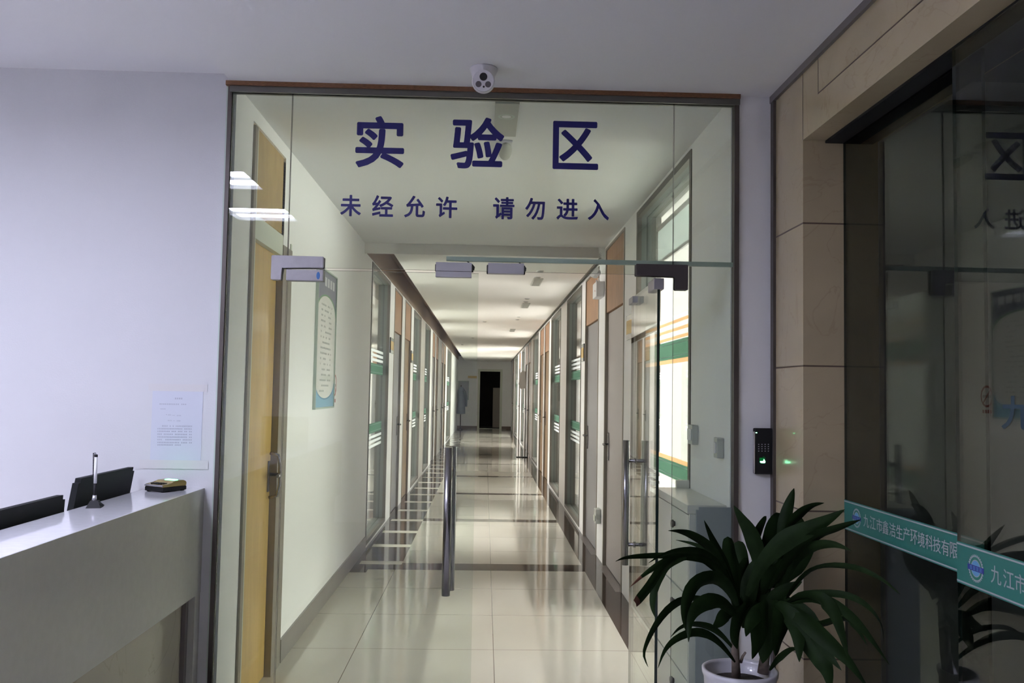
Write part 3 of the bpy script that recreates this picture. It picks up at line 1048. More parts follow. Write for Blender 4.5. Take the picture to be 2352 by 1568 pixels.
# pen on its stand
t = thing('desk_pen', (-1.355, 3.12, CT), 'white counter pen upright in a black base with a coiled cord', 'pen')
b0 = at(190, 1166, 2, CT); b1 = at(237, 1166, 2, CT)
px0 = Vector(((b0.x+b1.x)/2, (b0.y+b1.y)/2+.012, CT))
mb = MB()
g = bmesh.new(); bmesh.ops.create_cone(g, cap_ends=True, segments=4, radius1=.034, radius2=.018, depth=.024)
mb.take(g, Matrix.Translation(px0+Vector((0, 0, .012))) @ Matrix.Rotation(math.radians(45+12), 4, 'Z')); mb.build('base', 'black', t)
sock = px0+Vector((-.002, 0, .02))
mb = MB(); mb.tube([sock, sock+Vector((.001, 0, .022))], [.0085, .0065], 14); mb.build('socket', 'silver', t)
top = Vector((px0.x-.002, px0.y, CT+.182))
p1 = sock+Vector((.001, 0, .020))
ax = top-p1
mb = MB(); mb.tube([p1, p1+ax*.30], [.0045, .0055], 12); o = mb.build('grip', 'black', t)
mb = MB(); mb.tube([p1+ax*.30, p1+ax*.94], [.0052, .0052], 12); mb.build('barrel', 'white_plastic', t)
mb = MB(); mb.tube([p1+ax*.94, top], [.0055, .0052], 12); mb.build('end_cap', 'black', t)
mb = MB()
pts = []
q0 = top+Vector((-.008, 0, .006)); q1 = p1+ax*.42+Vector((-.006, 0, 0))
for i in range(220):
    u = i/219
    c = q0.lerp(q1, u)
    a_ = u*2*math.pi*22
    pts.append(c+Vector((math.cos(a_)*.0032, math.sin(a_)*.0032, 0)))
mb.tube([top+Vector((0, 0, -.001)), top+Vector((-.003, 0, .006))]+pts, .0009, 5); mb.build('coiled_cord', 'black', t)
mb = MB(); mb.tube([px0+Vector((.012, -.004, .012)), px0+Vector((.022, -.006, .014)), px0+Vector((.033, -.004, .006))], [.006, .005, .004], 10); mb.build('cord_plug', 'black', t)

# card reader
c0, c1, c2 = at(331, 1124, 2, CT), at(383, 1129, 2, CT), at(428, 1119, 2, CT)
shift = Vector((0, -.10, 0))
cc = (c0+c2)/2
U = (c1-c0); U.z = 0; U.normalize()
V = Vector((-U.y, U.x, 0))
wid, dep = .105, .120
org = Vector((-1.362, 3.655, CT))
RM = Matrix(((U.x, V.x, 0, org.x), (U.y, V.y, 0, org.y), (0, 0, 1, org.z), (0, 0, 0, 1)))
t = thing('card_reader', org, 'black and gold desktop card reader with green light, under the wall notice', 'card reader')


def rbox(x0, x1, y0, y1, z0, z1, bev, name, m, par):
    mb = MB(); mb.box(x0, x1, y0, y1, z0, z1, bev)
    bmesh.ops.transform(mb.bm, matrix=RM, verts=mb.bm.verts)
    return mb.build(name, m, par)


rbox(0, wid, 0, dep, .003, .020, .004, 'body', 'black', t)
mb = MB()
prof = [(0, .020), (0, .030), (.045, .033), (.060, .042), (.105, .043), (dep, .036), (dep, .020)]
mb.prism([(0, y, z) for y, z in prof], (wid, 0, 0))
bmesh.ops.bevel(mb.bm, geom=mb.bm.edges[:], offset=.0025, segments=2, affect='EDGES')
bmesh.ops.transform(mb.bm, matrix=RM, verts=mb.bm.verts)
mb.build('cover', 'gold', t)
rbox(.002, wid-.002, -.004, .004, .022, .029, .003, 'front_bar', 'silver', t)
mb = MB()
for i in range(3):
    for j in range(4):
        mb.box(.025+.016*j, .036+.016*j, .008+.011*i, .016+.011*i, .031, .0345)
bmesh.ops.transform(mb.bm, matrix=RM, verts=mb.bm.verts); mb.build('keypad', 'black', t)
rbox(.030, .085, .072, .092, .0415, .0445, .001, 'display', 'led_screen', t)
for x in (.012, wid-.012):
    for y in (.012, dep-.012):
        rbox(x-.006, x+.006, y-.006, y+.006, 0, .004, .001, 'rubber_foot', 'black', t)

# notice taped to the wall
t = thing('paper_notice', (-1.29, GY, 1.19), 'white printed paper notice taped to the white wall above the counter', 'notice')
NY = GY-.0012
mb = MB(); mb.box(-1.398, -1.187, NY, GY-.0002, 1.176, 1.482); mb.build('sheet', 'paper', t)


def npx(x, y):   # crop coordinates (scale 7.125, origin 330,870)
    p = at(330+x/7.125, 870+y/7.125, 1, NY-.0006)
    return p


mb = MB()
rows = [(510, 642, 318, 26, 4), (260, 705, 412, 20, 15), (275, 362, 492, 16, 4), (365, 385, 585, 14, 1), (400, 455, 588, 16, 3), (465, 530, 594, 3, 1), (545, 615, 596, 16, 4),
        (395, 465, 680, 16, 4), (480, 525, 684, 3, 1), (540, 605, 684, 16, 4)]
for k, y in enumerate((770, 815, 858, 905, 950, 993, 1040, 1080)):
    x0, x1 = (300, 800) if k == 0 else ((225, 640) if k == 7 else (225, 795))
    rows.append((x0, x1, y, 22, int((x1-x0)/25)))
for x0, x1, y, h, n in rows:
    for i in range(n):
        a = x0+(x1-x0)*i/n
        b = a+(x1-x0)/n*.78
        if n > 8 and random.random() < .12:
            continue
        sl = (x0-510)*.012
        for q in range(3 if h > 5 else 1):
            yy = y+(a-500)*.012
            z0 = npx(a, yy+h/2-h*q/3-h*.18); z1 = npx(b-random.random()*6, yy+h/2-h*q/3-h*.02 if h > 5 else yy-h/2)
            mb.face([(z0.x, NY-.0006, z0.z), (z1.x, NY-.0006, z0.z), (z1.x, NY-.0006, z1.z), (z0.x, NY-.0006, z1.z)])
        if h > 5:
            z0 = npx(a+(b-a)*.4, yy+h/2); z1 = npx(a+(b-a)*.52, yy-h/2)
            mb.face([(z0.x, NY-.0007, z0.z), (z1.x, NY-.0007, z0.z), (z1.x, NY-.0007, z1.z), (z0.x, NY-.0007, z1.z)])
mb.build('printed_text', 'ink', t)
for (x0, x1, z0, z1) in ((-1.415, -1.17, 1.478, 1.508), (-1.44, -1.155, 1.153, 1.190)):
    mb = MB(); mb.box(x0, x1, NY-.0016, NY-.0009, z0, z1); mb.build('tape_strip', 'tape', t)

# office chair behind the counter (the glass mirrors its back)
t = thing('office_chair', (-1.85, -.35, 0), 'dark office chair behind the reception counter', 'chair')
mb = MB(); mb.box(-2.07, -1.63, -.55, -.12, .44, .51, .03, 3); mb.build('seat', 'chair', t)
mb = MB(); mb.box(-2.02, -1.60, -.62, -.55, .80, 1.24, .03, 3); mb.build('backrest', 'chair', t)
mb = MB(); mb.tube([(-1.81, -.585, .84), (-1.81, -.60, .60), (-1.83, -.5, .45)], .02, 10); mb.build('back_bar', 'black', t)
mb = MB(); mb.tube([(-1.85, -.34, .10), (-1.85, -.34, .45)], .025, 12); mb.build('gas_column', 'black', t)
mb = MB()
for k in range(5):
    a_ = 2*math.pi*k/5
    mb.tube([(-1.85, -.34, .10), (-1.85+.27*math.cos(a_), -.34+.27*math.sin(a_), .06)], [.022, .015], 8)
mb.build('star_base', 'black', t)
for k in range(5):
    a_ = 2*math.pi*k/5
    mb = MB(); c = Vector((-1.85+.27*math.cos(a_), -.34+.27*math.sin(a_), .029)); d = Vector((-math.sin(a_), math.cos(a_), 0))
    mb.tube([c-d*.018, c+d*.018], .029, 14); mb.build('castor', 'black', t)

# ------------------------------------------------------------------ fingerprint reader
t = thing('fingerprint_reader', (1.19, GY, 1.17), 'black fingerprint keypad with green lights on the white wall strip', 'access reader')
FX0, FX1, FZ0, FZ1, FY = 1.149, 1.236-.004, 1.169, 1.363, GY-.034
mb = MB(); mb.box(FX0, FX1, FY, GY-.001, FZ0, FZ1, .006, 3); mb.build('case', 'black', t)
sx_ = lambda u: FX0+(FX1-FX0)*u
sz_ = lambda v: FZ1-(FZ1-FZ0)*v
pz = lambda x, y: at(1700+x/10.456, 960+y/10.456, 1, FY)
a, b = pz(318, 320), pz(350, 1325)
mb = MB(); mb.box(a.x-.001, a.x+.0065, FY-.004, FY+.002, b.z, a.z, .002); mb.build('silver_strip', 'silver', t)
mb = MB()
for i in range(4):
    for j in range(4):
        c = pz(445+77*j, 628+54*i)
        disc(mb, (c.x, FY-.0012, c.z), (0, -1, 0), (1, 0, 0), .0027, .0017, 14)
mb.build('keypad', 'key', t)
c = pz(388, 350)
mb = MB(); disc(mb, (c.x, FY-.0012, c.z), (0, -1, 0), (1, 0, 0), .0036, .0021, 16); mb.build('status_light', 'led', t)
a, b = pz(465, 950), pz(575, 1030)
mb = MB(); mb.face([(a.x, FY-.0010, a.z), (b.x, FY-.0010, a.z), (b.x, FY-.0010, b.z), (a.x, FY-.0010, b.z)]); o = mb.build('finger_window', 'finger', t)
mb = MB()
pts = [pz(*q) for q in ((478, 1030), (550, 1030), (570, 975), (603, 1040), (600, 1068), (580, 1078), (500, 1075), (475, 1058))]
mb.face([(p.x, FY-.0016, p.z) for p in pts]); mb.build('scan_glow', 'finger_bright', o)
mb = MB()
c = pz(560, 985)
ring(mb, (c.x, FY-.0008, c.z), (0, -1, 0), (1, 0, 0), .0075, .0085, 20, -.1, 1.9, 1.3); mb.build('finger_rim', 'finger', o)

# ------------------------------------------------------------------ sliding entrance doors in the stone opening
GX, GX2 = 1.394, 1.32
BZ0, BZ1 = 1.001, 1.102


def band(parent, x, y_far, y_near):
    mb = MB(); mb.box(x-.0016, x-.0009, y_near, y_far, BZ0-.006, BZ1+.006); o = mb.build('sticker_band', 'band_green', parent)
    mb = MB()
    for z in (BZ0, BZ1):
        mb.box(x-.0022, x-.0017, y_near, y_far, z-.0022, z+.0022)
    mb.build('white_lines', 'band_white', o)
    return o


def logo(parent, x, y, z, r):
    n, u = Vector((-1, 0, 0)), Vector((0, -1, 0))
    mb = MB()
    for k in range(30):
        a0, a1 = 2*math.pi*k/30, 2*math.pi*(k+.55)/30
        c = Vector((x-.0022, y, z)); v = Vector((0, 0, 1))
        mb.face([c+u*r*.90*math.cos(q)+v*r*.90*math.sin(q) if w == 0 else c+u*r*math.cos(q)+v*r*math.sin(q) for w, q in ((0, a0), (1, a0), (1, a1), (0, a1))])
    ring(mb, (x-.0022, y, z), n, u, r*.82, r*.92)
    ring(mb, (x-.0022, y, z), n, u, r*.56, r*.62)
    o = mb.build('emblem', 'band_white', parent)
    mb = MB(); ring(mb, (x-.0021, y, z), n, u, r*.60, r*.84); mb.build('emblem_ring', 'logo_green', o)
    mb = MB(); disc(mb, (x-.0021, y, z), n, u, r*.58); mb.build('emblem_globe', 'logo_blue', o)
    mb = MB(); mb.box(x-.0030, x-.0024, y-r*1.05, y+r*1.05, z-r*.20, z+r*.20); b_ = mb.build('emblem_banner', 'logo_navy', o)
    mb = MB()
    for k in range(4):
        yy = y+r*(.72-.42*k)
        for q in (-.10, .0, .10):
            mb.face([(x-.0034, yy, z+r*q-r*.02), (x-.0034, yy-r*.28, z+r*q-r*.02), (x-.0034, yy-r*.28, z+r*q+r*.02), (x-.0034, yy, z+r*q+r*.02)])
    mb.build('emblem_lettering', 'logo_blue', b_)
    return o


P1 = thing('entrance_door_panel', (GX, 2.9, 0), 'dark glass entrance panel beside the stone jamb, whole company name on its green band', 'glass door')
sheet('pane', P1, GX, GX+.010, 2.447, 3.425, .005, 2.50, 'x', ('dark_glass', 'glass_edge'))
bd = band(P1, GX, 3.425, 2.46)
mb = MB()
name = '九江市鑫洁生产环境科技有限'
pxs = (1990, 2005, 2020, 2034, 2050, 2066, 2082, 2099, 2116, 2134, 2152, 2171, 2191)
for ch, x in zip(name, pxs):
    p = at(x, 1215, 0, GX-.002)
    s = .046
    put_glyph(mb, ch, (GX-.0024, p.y+s/2, 1.031), (0, -1, 0), UZ, s, s, .004)
mb.build('company_lettering', 'band_white', bd)
p = at(1969, 1185, 0, GX)
logo(bd, GX, p.y, 1.052, .036)
P2 = thing('entrance_door_panel', (GX2, 1.6, 0), 'nearer dark glass sliding panel cut by right edge, emblem at start of its green band', 'glass door')
sheet('pane', P2, GX2, GX2+.010, .9, 2.466, .005, 2.50, 'x', ('dark_glass', 'glass_edge'))
bd = band(P2, GX2, 2.466, .9)
p = at(2243, 1302, 0, GX2)
logo(bd, GX2, p.y, 1.050, .037)
mb = MB()
for ch, x in zip('九江市鑫洁生产环境', (2288, 2317, 2344, 2372, 2401, 2431, 2462, 2494, 2527)):
    p = at(x, 1320, 0, GX2-.002)
    s = .046
    put_glyph(mb, ch, (GX2-.0024, p.y+s/2, 1.029), (0, -1, 0), UZ, s, s, .004)
mb.build('company_lettering', 'band_white', bd)
mb = MB()
p0, p1 = at(2302, 985, 0, GX2), at(2372, 915, 0, GX2)
put_glyph(mb, '九', (GX2-.0015, p0.y, p0.z), (0, -1, 0), UZ, p0.y-p1.y, .085, .02)
mb.build('glass_letter', 'glass_blue', P2)
mb = MB(); mb.box(GX-.07, GX+.12, JY0, JY1, 2.50, 2.58); struct(mb.build('trim_10', 'black'))

# ------------------------------------------------------------------ inside, right of the open leaf
t = thing('shoe_cabinet', (.97, 4.22, 0), 'low white drawer cabinet against the corridor wall behind the open glass door', 'cabinet')
SX0, SX1, SY0, SY1 = .890, XR-.002, 3.872, 4.60
mb = MB(); mb.box(SX0+.018, SX1, SY0, SY1, .03, .985); mb.build('carcass', 'gap', t)
mb = MB(); mb.box(SX0-.004, SX1, SY0, SY1, .985, 1.022, .002); mb.build('top', 'cabinet', t)
mb = MB(); mb.box(SX0+.1, SX1, SY1-.03, SY1, 1.022, 1.062, .002); mb.build('upstand', 'cabinet', t)
mb = MB(); mb.box(SX0+.02, SX1, SY0-.001, SY0+.0, .03, .985); mb.box(SX0+.002, SX1, SY0-.016, SY0-.001, 0, .985); mb.build('end_panel', 'cabinet', t)
for z0, z1 in ((.04, .268), (.276, .626), (.634, .979)):
    mb = MB(); mb.box(SX0, SX0+.018, SY0, SY1, z0, z1, .0015); d = mb.build('drawer_front', 'cabinet', t)
    mb = MB()
    zc = z1-.075
    mb.lathe([(0, -.02), (.017, -.018), (.019, -.010), (.012, -.004), (.010, .004)], 18, Matrix.Translation((SX0, 4.14, zc)) @ Matrix.Rotation(math.pi/2, 4, 'Y') @ Matrix.Diagonal((1, 1, 1, 1)))
    mb.build('knob', 'steel_dark', d)
mb = MB()
g = bmesh.new()
bmesh.ops.create_cube(g, size=1, matrix=Matrix.Translation((1.02, GY+.028, .515)) @ Matrix.Diagonal((.212, .012, 1.01, 1)))
bmesh.ops.bevel(g, geom=[e_ for e_ in g.edges if abs((e_.verts[0].co-e_.verts[1].co).y) > .005], offset=.012, segments=4, affect='EDGES')
mb.take(g)
tag(mb.build('display_board', 'grey_board'), 'plain blue grey upright board behind the right glass pane, beside the plant', 'board')
for y0, y1, z0, z1, lab in ((4.40, 4.50, 1.253, 1.350, 'small grey wall switch next to the large window right of the doors'), (3.925, 3.985, 1.222, 1.312, 'grey wall switch with white rocker, right behind the glass front')):
    t = thing('wall_switch', (XR, y0, z0), lab, 'switch')
    mb = MB(); mb.box(XR-.032, XR-.001, y0, y1, z0, z1, .004); mb.build('plate', 'switch', t)
    mb = MB(); mb.box(XR-.038, XR-.031, y0+.015, y1-.015, z0+.02, z1-.02, .003); mb.build('rocker', 'white_plastic', t)

# ------------------------------------------------------------------ left corridor wall: poster and sign
t = thing('wall_poster', (XL, 6.1, 1.38), 'tall framed poster with slate top and blue foot on the left corridor wall', 'poster')
PY0, PY1, PZ0, PZ1 = 5.74, 6.44, 1.372, 2.292
X1 = XL+.012
mb = MB(); mb.box(XL+.001, X1, PY0, PY1, PZ0, PZ1); mb.build('board', 'poster_white', t)
mb = MB(); frame_boxes(mb, 'x', XL+.001, XL+.020, PY0-.008, PY1+.008, PZ0-.008, PZ1+.008, .010); mb.build('frame', 'alu', t)
yc, hw = (PY0+PY1)/2, (PY1-PY0)/2-.004


def arch(mb, x, zedge, zmid, z_out, n=24):
    """Area between a straight edge z_out and an arc from zedge at the sides to zmid in the middle."""
    for k in range(n):
        ya, yb = yc-hw+2*hw*k/n, yc-hw+2*hw*(k+1)/n
        f = lambda y: zmid+(zedge-zmid)*(1-math.sqrt(max(0, 1-((y-yc)/hw)**2*.999)))
        mb.face([(x, ya, f(ya)), (x, yb, f(yb)), (x, yb, z_out), (x, ya, z_out)])


mb = MB(); arch(mb, X1+.0006, 2.02, 2.135, PZ1-.004); mb.build('header', 'poster_head', t)
mb = MB()
for k in range(24):
    pass
arch(mb, X1+.0004, 1.99, 2.125, 2.15); mb.build('header_arc', 'poster_green', t)
mb = MB(); arch(mb, X1+.0006, 1.53, 1.425, PZ0+.004); mb.build('foot', 'poster_blue', t)
mb = MB(); arch(mb, X1+.0004, 1.55, 1.435, 1.42); mb.build('foot_arc', 'poster_deep', t)
mb = MB()
for k in range(4):
    mb.box(X1+.0008, X1+.0012, yc-.10+.10*k, yc-.03+.10*k, 2.19, 2.25)
mb.build('title_marks', 'print_white', t)
mb = MB()
for r_ in range(17):
    z = 2.06-.036*r_
    y = yc-.20
    while y < yc+.18:
        l = random.uniform(.02, .06)
        if random.random() < .62:
            mb.box(X1+.0005, X1+.0008, y, min(y+l, yc+.2), z-.006, z+.006)
        y += l+.012
mb.build('text_marks', 'print_grey', t)
t = thing('no_smoking_sign', (XL, 6.56, 1.43), 'red ring no smoking sticker on the wall beside the blue foot of the poster', 'sign')
c = Vector((XL+.0018, 6.545, 1.525))
mb = MB(); ring(mb, c, (1, 0, 0), (0, 1, 0), .066, .082); d = Vector((0, .7071, -.7071)); n_ = Vector((0, .7071, .7071))*.007
mb.face([c-d*.068-n_, c+d*.068-n_, c+d*.068+n_, c-d*.068+n_])
for k in range(4):
    mb.face([(c.x, 6.48+.033*k, 1.40), (c.x, 6.505+.033*k, 1.40), (c.x, 6.505+.033*k, 1.425), (c.x, 6.48+.033*k, 1.425)])
mb.build('red_ring', 'red', t)
mb = MB(); mb.box(XL+.0005, XL+.0012, 6.49, 6.60, 1.515, 1.535); mb.build('cigarette', 'print_grey', t)
mb = MB(); mb.box(XL+.0002, XL+.0006, 6.455, 6.635, 1.385, 1.615); mb.build('backing', 'corr_wall', t)


# room signs
def room_sign(side, y0, y1, z0, z1, lab):
    s = 1 if side == 'r' else -1
    xf = XR if side == 'r' else XL
    t = thing('room_sign', (xf, y0, z0), lab, 'sign')
    mb = MB(); mb.box(xf-s*.001, xf-s*.010, y0, y1, z0, z1, .002); mb.build('holder', 'sign_holder', t)
    mb = MB(); mb.box(xf-s*.010, xf-s*.0115, y0+.015, y1-.015, z0+.04, z1-.04); mb.build('insert', 'sign_yellow', t)
    mb = MB(); mb.box(xf-s*.0005, xf-s*.012, y0-.006, y0+.001, z0, z1); mb.build('edge', 'black', t)


room_sign('r', 6.36, 6.64, 1.90, 2.08, 'yellow and clear room sign between the large window and the first right door')
room_sign('r', 9.53, 9.78, 1.84, 2.03, 'small yellow room sign past the second door on the right of the corridor')
room_sign('l', 10.22, 10.56, 1.92, 2.10, 'small yellow room sign past the first window on the left of the corridor')
room_sign('l', 13.12, 13.42, 1.90, 2.08, 'small yellow room sign past the brown door on the left of the corridor')

# emergency light
t = thing('emergency_light', (XR, 8.11, 2.38), 'white twin lamp emergency light high between the first two right doors', 'emergency light')
mb = MB(); mb.box(XR-.075, XR-.001, 7.97, 8.24, 2.37, 2.51, .008); o = mb.build('case', 'white_plastic', t)
mb = MB(); mb.tube([(XR-.078, 8.06, 2.43), (XR-.074, 8.06, 2.43)], .006, 8); mb.build('test_button', 'red', o)
for y, dy in ((8.03, -.07), (8.17, -.02)):
    mb = MB()
    c = Vector((XR-.05, y, 2.545))
    d = Vector((-.55, -.45, .35)).normalized()
    mb.tube([(XR-.04, y, 2.505), tuple(c)], .008, 8)
    mb.build('lamp_arm', 'white_plastic', t)
    mb = MB()
    mb.lathe([(0, -.02), (.018, -.016), (.030, .006), (.034, .035), (.031, .036), (0, .03)], 20, Matrix.Translation(c+Vector((-.01, dy, .035))) @ d.to_track_quat('Z', 'Y').to_matrix().to_4x4())
    mb.build('lamp_head', 'white_plastic', t)

t = thing('wall_box', (XR, 8.1, .31), 'small pale green box low on the pier between the first two right doors', 'box')
mb = MB(); mb.box(XR-.05, XR-.001, 8.03, 8.17, .33, .46, .012, 3); mb.build('box_body', 'sign_holder', t)
mb = MB(); mb.box(XR-.056, XR-.049, 8.05, 8.15, .35, .40, .003); mb.build('front_tab', 'pale_frame', t)

# ------------------------------------------------------------------ fittings on the corridor ceiling
def detector(x, y, z, lab, r=.034):
    t = thing('smoke_detector', (x, y, z), lab, 'smoke detector', 'round detectors on the corridor ceiling')
    mb = MB(); mb.lathe([(0, 0), (r, 0), (r, -.006), (r*.8, -.012), (r*.45, -.016), (0, -.017)], 24, Matrix.Translation((x, y, z))); mb.build('detector_body', 'ceil_grey', t)
    mb = MB(); mb.lathe([(r+.006, .0), (r+.006, -.004), (r, -.005)], 24, Matrix.Translation((x, y, z))); mb.build('detector_base', 'white_plastic', t)


def vent(x, y, z, sx, sy, lab):
    t = thing('ceiling_vent', (x, y, z), lab, 'vent', 'small square vents on the corridor ceiling')
    mb = MB()
    for (a, b, c, d) in ((-sx/2, sx/2, -sy/2, -sy/2+.012), (-sx/2, sx/2, sy/2-.012, sy/2), (-sx/2, -sx/2+.012, -sy/2+.012, sy/2-.012), (sx/2-.012, sx/2, -sy/2+.012, sy/2-.012)):
        mb.box(x+a, x+b, y+c, y+d, z-.010, z)
    mb.build('vent_frame', 'ceil_grey', t)
    mb = MB()
    n = max(3, int(sy/.035))
    for k in range(n):
        yy = y-sy/2+.02+(sy-.04)*k/(n-1)
        mb.box(x-sx/2+.012, x+sx/2-.012, yy-.010, yy+.010, z-.006, z)
    mb.build('vent_slats', 'ceil_grey', t)


ZK = ZC+.004
t = thing('ceiling_downlight', (.077, 4.2, ZK), 'grey rectangular ceiling fitting with a round ring, behind the middle heading character', 'ceiling light')
mb = MB(); mb.box(.022, .132, 3.96, 4.48, ZK-.012, ZK, .002); mb.build('plate', 'ceil_grey', t)
mb = MB(); ring(mb, (.077, 4.15, ZK-.0125), (0, 0, -1), (1, 0, 0), .030, .040); mb.build('trim_ring', 'alu', t)
mb = MB(); disc(mb, (.077, 4.15, ZK-.0124), (0, 0, -1), (1, 0, 0), .022); mb.build('lamp', 'white_plastic', t)
t = thing('motion_sensor', (.085, 4.74, ZK), 'small rounded grey sensor on the ceiling just past the downlight plate', 'sensor')
mb = MB(); g = bmesh.new(); bmesh.ops.create_uvsphere(g, u_segments=18, v_segments=10, radius=1)
for f in g.faces: f.smooth = True
mb.take(g, Matrix.Translation((.085, 4.74, ZK-.016)) @ Matrix.Diagonal((.036, .16, .028, 1))); mb.build('dome', 'ceil_grey', t)
mb = MB(); mb.box(.050, .120, 4.58, 4.90, ZK-.012, ZK, .003); mb.build('sensor_base', 'white_plastic', t)
vent(.11, 6.40, ZK, .10, .40, 'small grey ceiling vent in front of the lowered corridor ceiling')
p = at(1241, 622, 2, ZL); detector(p.x, p.y, ZL, 'round detector on the corridor ceiling, nearest the lowered edge')
p = at(1234, 636, 2, ZL); detector(p.x, p.y, ZL, 'round detector just before the first square vent of the corridor')
p = at(1233, 647, 2, ZL); vent(p.x, p.y, ZL, .105, .62, 'first square vent on the lowered corridor ceiling')
for i, (px, py, kd) in enumerate(((1211, 685, 'd'), (1208, 692, 'd'), (1207, 701, 'v'), (1191, 727, 'd'), (1188, 733, 'd'), (1113, 738, 'd'), (1086, 775, 'd'), (1177, 758, 'v'), (1062, 791, 'd'))):
    p = at(px, py, 2, ZL)
    where = ('second pair, nearer', 'second pair, farther', 'second square vent on the lowered corridor ceiling', 'third pair, nearer', 'third pair, farther', 'alone left of the middle of the ceiling',
             'far down the ceiling on its left half', 'third square vent on the lowered corridor ceiling', 'farthest left one before the end wall')[i]
    if kd == 'd':
        detector(p.x, p.y, ZL, 'round detector on the corridor ceiling, ' + where)
    else:
        vent(p.x, p.y, ZL, .105, .65, where)

# ------------------------------------------------------------------ far end of the corridor
s_ = YE/33
t = thing('door_sign', (-.5, YE, 2.0), 'narrow yellow sign on the end wall left of the dark doorway', 'sign')
mb = MB(); mb.box(-.70, -.345, YE-.012, YE-.001, 2.015, 2.11); mb.build('plate', 'sign_yellow', t)
t = thing('notice_board', (-.9, YE, 1.2), 'grey notice board on the end wall of the corridor', 'board')
mb = MB(); mb.box(-1.08, -.66, YE-.02, YE-.001, 1.15, 1.90); mb.build('panel', 'grey_board', t)
mb = MB(); frame_boxes(mb, 'y', YE-.028, YE-.001, -1.09, -.65, 1.14, 1.91, .02); mb.build('frame', 'alu', t)
t = thing('coat_stand', (-.93, 34.6, 0), 'blue grey coat on a stand at the left end of the corridor', 'coat stand')
mb = MB(); mb.tube([(-.93, 34.6, .03), (-.93, 34.6, 1.72)], .02, 10); mb.build('pole', 'black', t)
mb = MB()
for k in range(4):
    a_ = math.pi/4+math.pi/2*k
    mb.tube([(-.93, 34.6, .05), (-.93+.13*math.cos(a_), 34.6+.2*math.sin(a_), .015)], .014, 8)
mb.build('feet', 'black', t)
mb = MB()
prof = [(.03, 1.66), (.10, 1.62), (.17, 1.52), (.18, 1.35), (.17, 1.1), (.19, .85), (.20, .62), (.02, .60)]
mb.lathe(prof, 18, Matrix.Translation((-.92, 34.6, 0)) @ Matrix.Diagonal((.85, .8, 1, 1))); mb.build('coat', 'coat', t)
mb = MB(); mb.tube([(-.80, 34.5, 1.5), (-.72, 34.45, 1.2), (-.72, 34.42, .9)], [.06, .055, .045], 10); mb.build('sleeve', 'coat', t)
t = thing('hanging_cloth', (.98, 23.0, 1.6), 'white cloth hanging high on the right side far down the corridor', 'cloth')
mb = MB()
pts = [(0, 0), (.03, .42), (.10, .46), (.16, .40), (.22, .10), (.14, -.04)]
mb.prism([(XR-.0005-u*.9, 22.9+u*1.1, 1.60+v) for u, v in pts], (0, .05, 0)); mb.build('folds', 'white_plastic', t)
t = thing('floor_mat', (.83, 20, 0), 'small dark mat on the floor by the right wall far down the corridor', 'mat')
p = at(1199, 1050, 2, 0)
mb = MB(); mb.box(p.x-.13, p.x+.13, p.y-.12, p.y+.12, .001, .012, .004); mb.build('mat', 'black', t)
t = thing('leaning_panel', (.45, YE+1.2, 0), 'pale panel standing in the dark room beyond the end doorway', 'panel')
mb = MB(); mb.box(.33, .72, YE+1.2, YE+1.24, 0, 1.65, .01); mb.build('panel', 'counter_wood', t)

# ------------------------------------------------------------------ potted plant
PX, PYD = .952, 3.30
t = thing('potted_plant', (PX, PYD, 0), 'large dracaena with shade-darkened green leaves in a pale ceramic pot before the stone wall', 'plant')
prof = [(0, 0), (.085, 0), (.092, .01), (.118, .30), (.130, .47), (.136, .485), (.137, .50), (.126, .502), (.122, .49), (.115, .44), (0, .43)]
mb = MB(); mb.lathe(prof, 40, Matrix.Translation((PX, PYD, 0))); mb.build('pot', 'pot', t)
mb = MB()
mb.lathe([(0, .462), (.05, .465), (.09, .458), (.116, .452)], 28, Matrix.Translation((PX, PYD, 0))); mb.build('soil', 'soil', t)
zx = lambda x, y: (1350+x/3.087, 1060+y/3.087)


def P7(x, y, d):
    return at(*zx(x, y), 1, d)


mb = MB(); mb.tube([P7(1052, 1520, 3.29), P7(1048, 1400, 3.28), P7(1040, 1250, 3.28), P7(1050, 1050, 3.28), P7(1060, 900, 3.28)], [.017, .015, .013, .012, .008], 12); mb.build('cane', 'stem', t)
mb = MB(); mb.tube([P7(1240, 1500, 3.33), P7(1260, 1350, 3.33), P7(1290, 1150, 3.32), P7(1320, 900, 3.31)], [.020, .018, .016, .010], 12); mb.build('cane', 'stem', t)
mb = MB(); mb.tube([P7(1085, 1420, 3.285), P7(1098, 1380, 3.27), P7(1118, 1352, 3.26)], [.006, .005, .004], 8); mb.build('twig', 'stem', t)
